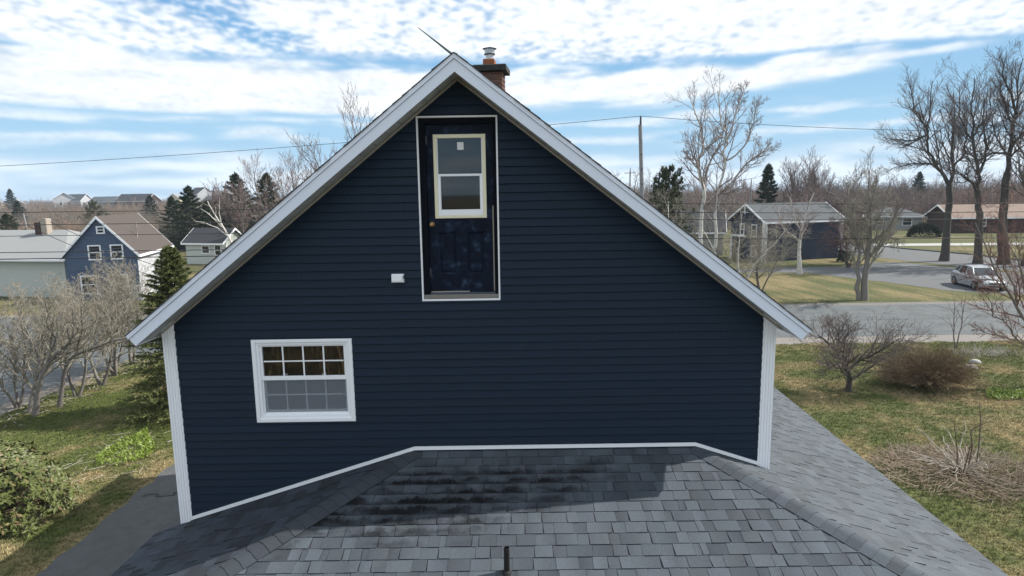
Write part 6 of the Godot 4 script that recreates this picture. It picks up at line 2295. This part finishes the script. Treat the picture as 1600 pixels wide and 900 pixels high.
# ---------------------------------------------------------------- the parked car
func parked_car() -> void:
	# local axes: length along z with the nose at +z
	var car := thing("parked_car", "silver hatchback parked on the grey lot before the tall shade trees", "car", Vector3(32.15, 0, -42.35), deg_to_rad(-11))
	var paint := mat(lin(0.37, 0.40, 0.43), 0.28)
	paint.metallic = 0.35
	paint.clearcoat_enabled = true
	paint.clearcoat = 0.7
	var glass := mat(lin(0.02, 0.025, 0.03), 0.05)
	glass.metallic_specular = 0.8
	var black := mat(lin(0.012, 0.012, 0.013), 0.6)
	# cross-sections from tail to nose: [z, half width at sill, half width at belt, y sill, y belt, y hood/deck]
	var secs := [[-2.12, 0.62, 0.66, 0.42, 0.70, 0.86], [-2.02, 0.78, 0.80, 0.30, 0.78, 0.98], [-1.6, 0.86, 0.88, 0.22, 0.84, 1.02], [-0.8, 0.88, 0.89, 0.20, 0.84, 0.98], [0.0, 0.88, 0.89, 0.20, 0.82, 0.95], [0.75, 0.88, 0.89, 0.20, 0.79, 0.92], [1.3, 0.87, 0.88, 0.22, 0.74, 0.86], [1.75, 0.82, 0.84, 0.24, 0.66, 0.76], [2.0, 0.70, 0.73, 0.26, 0.58, 0.66], [2.12, 0.55, 0.58, 0.32, 0.50, 0.56]]
	var rings := []
	for s in secs:
		rings.append([Vector3(-s[1], s[3], s[0]), Vector3(-s[2] - 0.02, (s[3] + s[4]) / 2, s[0]), Vector3(-s[2], s[4], s[0]), Vector3(-s[2] * 0.86, s[5], s[0]), Vector3(0, s[5] + 0.035, s[0]), Vector3(s[2] * 0.86, s[5], s[0]), Vector3(s[2], s[4], s[0]), Vector3(s[2] + 0.02, (s[3] + s[4]) / 2, s[0]), Vector3(s[1], s[3], s[0])])
	var b := MB.new()
	for i in rings.size() - 1:
		for j in 8:
			b.quad(rings[i][j], rings[i + 1][j], rings[i + 1][j + 1], rings[i][j + 1])
		b.quad(rings[i][8], rings[i + 1][8], rings[i + 1][0], rings[i][0])
	b.poly(rings[0])
	var rv: Array = rings[-1].duplicate()
	rv.reverse()
	b.poly(rv)
	put(car, "body", b.mesh(), paint)
	# the cabin: glass house and roof skin
	var low := [Vector3(-0.74, 0.95, -1.85), Vector3(-0.78, 0.97, -1.0), Vector3(-0.78, 0.94, 0.0), Vector3(-0.74, 0.92, 0.95)]
	var high := [Vector3(-0.55, 1.36, -1.45), Vector3(-0.60, 1.43, -0.9), Vector3(-0.60, 1.45, -0.1), Vector3(-0.56, 1.38, 0.35)]
	var mir := func(q: Vector3) -> Vector3: return Vector3(-q.x, q.y, q.z)
	var rf := MB.new()
	for i in 3:
		rf.quad(high[i], high[i + 1], mir.call(high[i + 1]) , mir.call(high[i]))
	put(car, "roof", rf.mesh(), paint)
	for sd in [-1, 1]:
		for i in 3:
			var w := MB.new()
			var q := [low[i], low[i + 1], high[i + 1], high[i]]
			if sd > 0:
				q = q.map(mir)
				q.reverse()
			w.poly(q)
			put(car, "side_window", w.mesh(), glass)
		var pl := MB.new()
		for i in 4:
			var a: Vector3 = low[i] if sd < 0 else mir.call(low[i])
			var e: Vector3 = high[i] if sd < 0 else mir.call(high[i])
			pl.tube(PackedVector3Array([a, e]), PackedFloat32Array([0.045, 0.035]), 6)
		for i in 3:
			var a: Vector3 = high[i] if sd < 0 else mir.call(high[i])
			var e: Vector3 = high[i + 1] if sd < 0 else mir.call(high[i + 1])
			pl.tube(PackedVector3Array([a, e]), PackedFloat32Array([0.04, 0.04]), 6)
		put(car, "pillar", pl.mesh(), paint)
		var mr := MB.new()
		mr.slab(Vector3(sd * 0.98, 0.98, 0.62), Vector3(0.2, 0.13, 0.1), 0.02)
		put(car, "wing_mirror", mr.mesh(), paint)
		var hl := MB.new()
		hl.quad(Vector3(sd * 0.46, 0.60, 2.035), Vector3(sd * 0.80, 0.64, 1.86), Vector3(sd * 0.80, 0.73, 1.74), Vector3(sd * 0.5, 0.70, 1.96))
		put(car, "headlight", hl.mesh(), mat(lin(0.35, 0.38, 0.4), 0.1))
		for z in [1.37, -1.27]:
			var ty := MB.new()
			ty.tube(PackedVector3Array([Vector3(sd * 0.70, 0.32, z), Vector3(sd * 0.72, 0.32, z), Vector3(sd * 0.90, 0.32, z), Vector3(sd * 0.915, 0.32, z)]), PackedFloat32Array([0.29, 0.32, 0.32, 0.29]), 22, true)
			var wh := put(car, "wheel", ty.mesh(), black)
			var rm := MB.new()
			for k in 5:
				var a := TAU * k / 5
				rm.box(Vector3(sd * 0.921, 0.32 + sin(a) * 0.11, z + cos(a) * 0.11), Vector3(0.02, 0.06, 0.2), Basis(Vector3(1, 0, 0), Vector3(0, cos(a), -sin(a)), Vector3(0, sin(a), cos(a))))
			rm.tube(PackedVector3Array([Vector3(sd * 0.914, 0.32, z), Vector3(sd * 0.925, 0.32, z)]), PackedFloat32Array([0.06, 0.06]), 12, true)
			put(wh, "rim", rm.mesh(), M.steel)
	var ws := MB.new()
	ws.quad(low[3], mir.call(low[3]), mir.call(high[3]), high[3])
	put(car, "windscreen", ws.mesh(), glass)
	var rw := MB.new()
	rw.quad(mir.call(low[0]), low[0], high[0], mir.call(high[0]))
	put(car, "rear_window", rw.mesh(), glass)
	var gr := MB.new()
	gr.box(Vector3(0, 0.52, 2.10), Vector3(0.8, 0.08, 0.06)); gr.box(Vector3(0, 0.33, 2.08), Vector3(1.0, 0.1, 0.1))
	put(car, "grille", gr.mesh(), black)
	for sd in [-1, 1]:
		var ar := MB.new()
		ar.box(Vector3(sd * 0.862, 0.36, 1.37), Vector3(0.06, 0.5, 0.78)); ar.box(Vector3(sd * 0.862, 0.36, -1.27), Vector3(0.06, 0.5, 0.78))
		put(car, "wheel_arch", ar.mesh(), black)


func _ready() -> void:
	rng.seed = 2024
	nz.seed = 3
	nz.frequency = 0.01
	nz.fractal_octaves = 3
	materials()
	stage()
	rng.seed = 1
	grounds()
	rng.seed = 2
	build_house()
	rng.seed = 3
	neighbours()
	parked_car()
	lines()
	rng.seed = 4
	near_plants()
	rng.seed = 6
	far_trees()
	woods()
	grass()
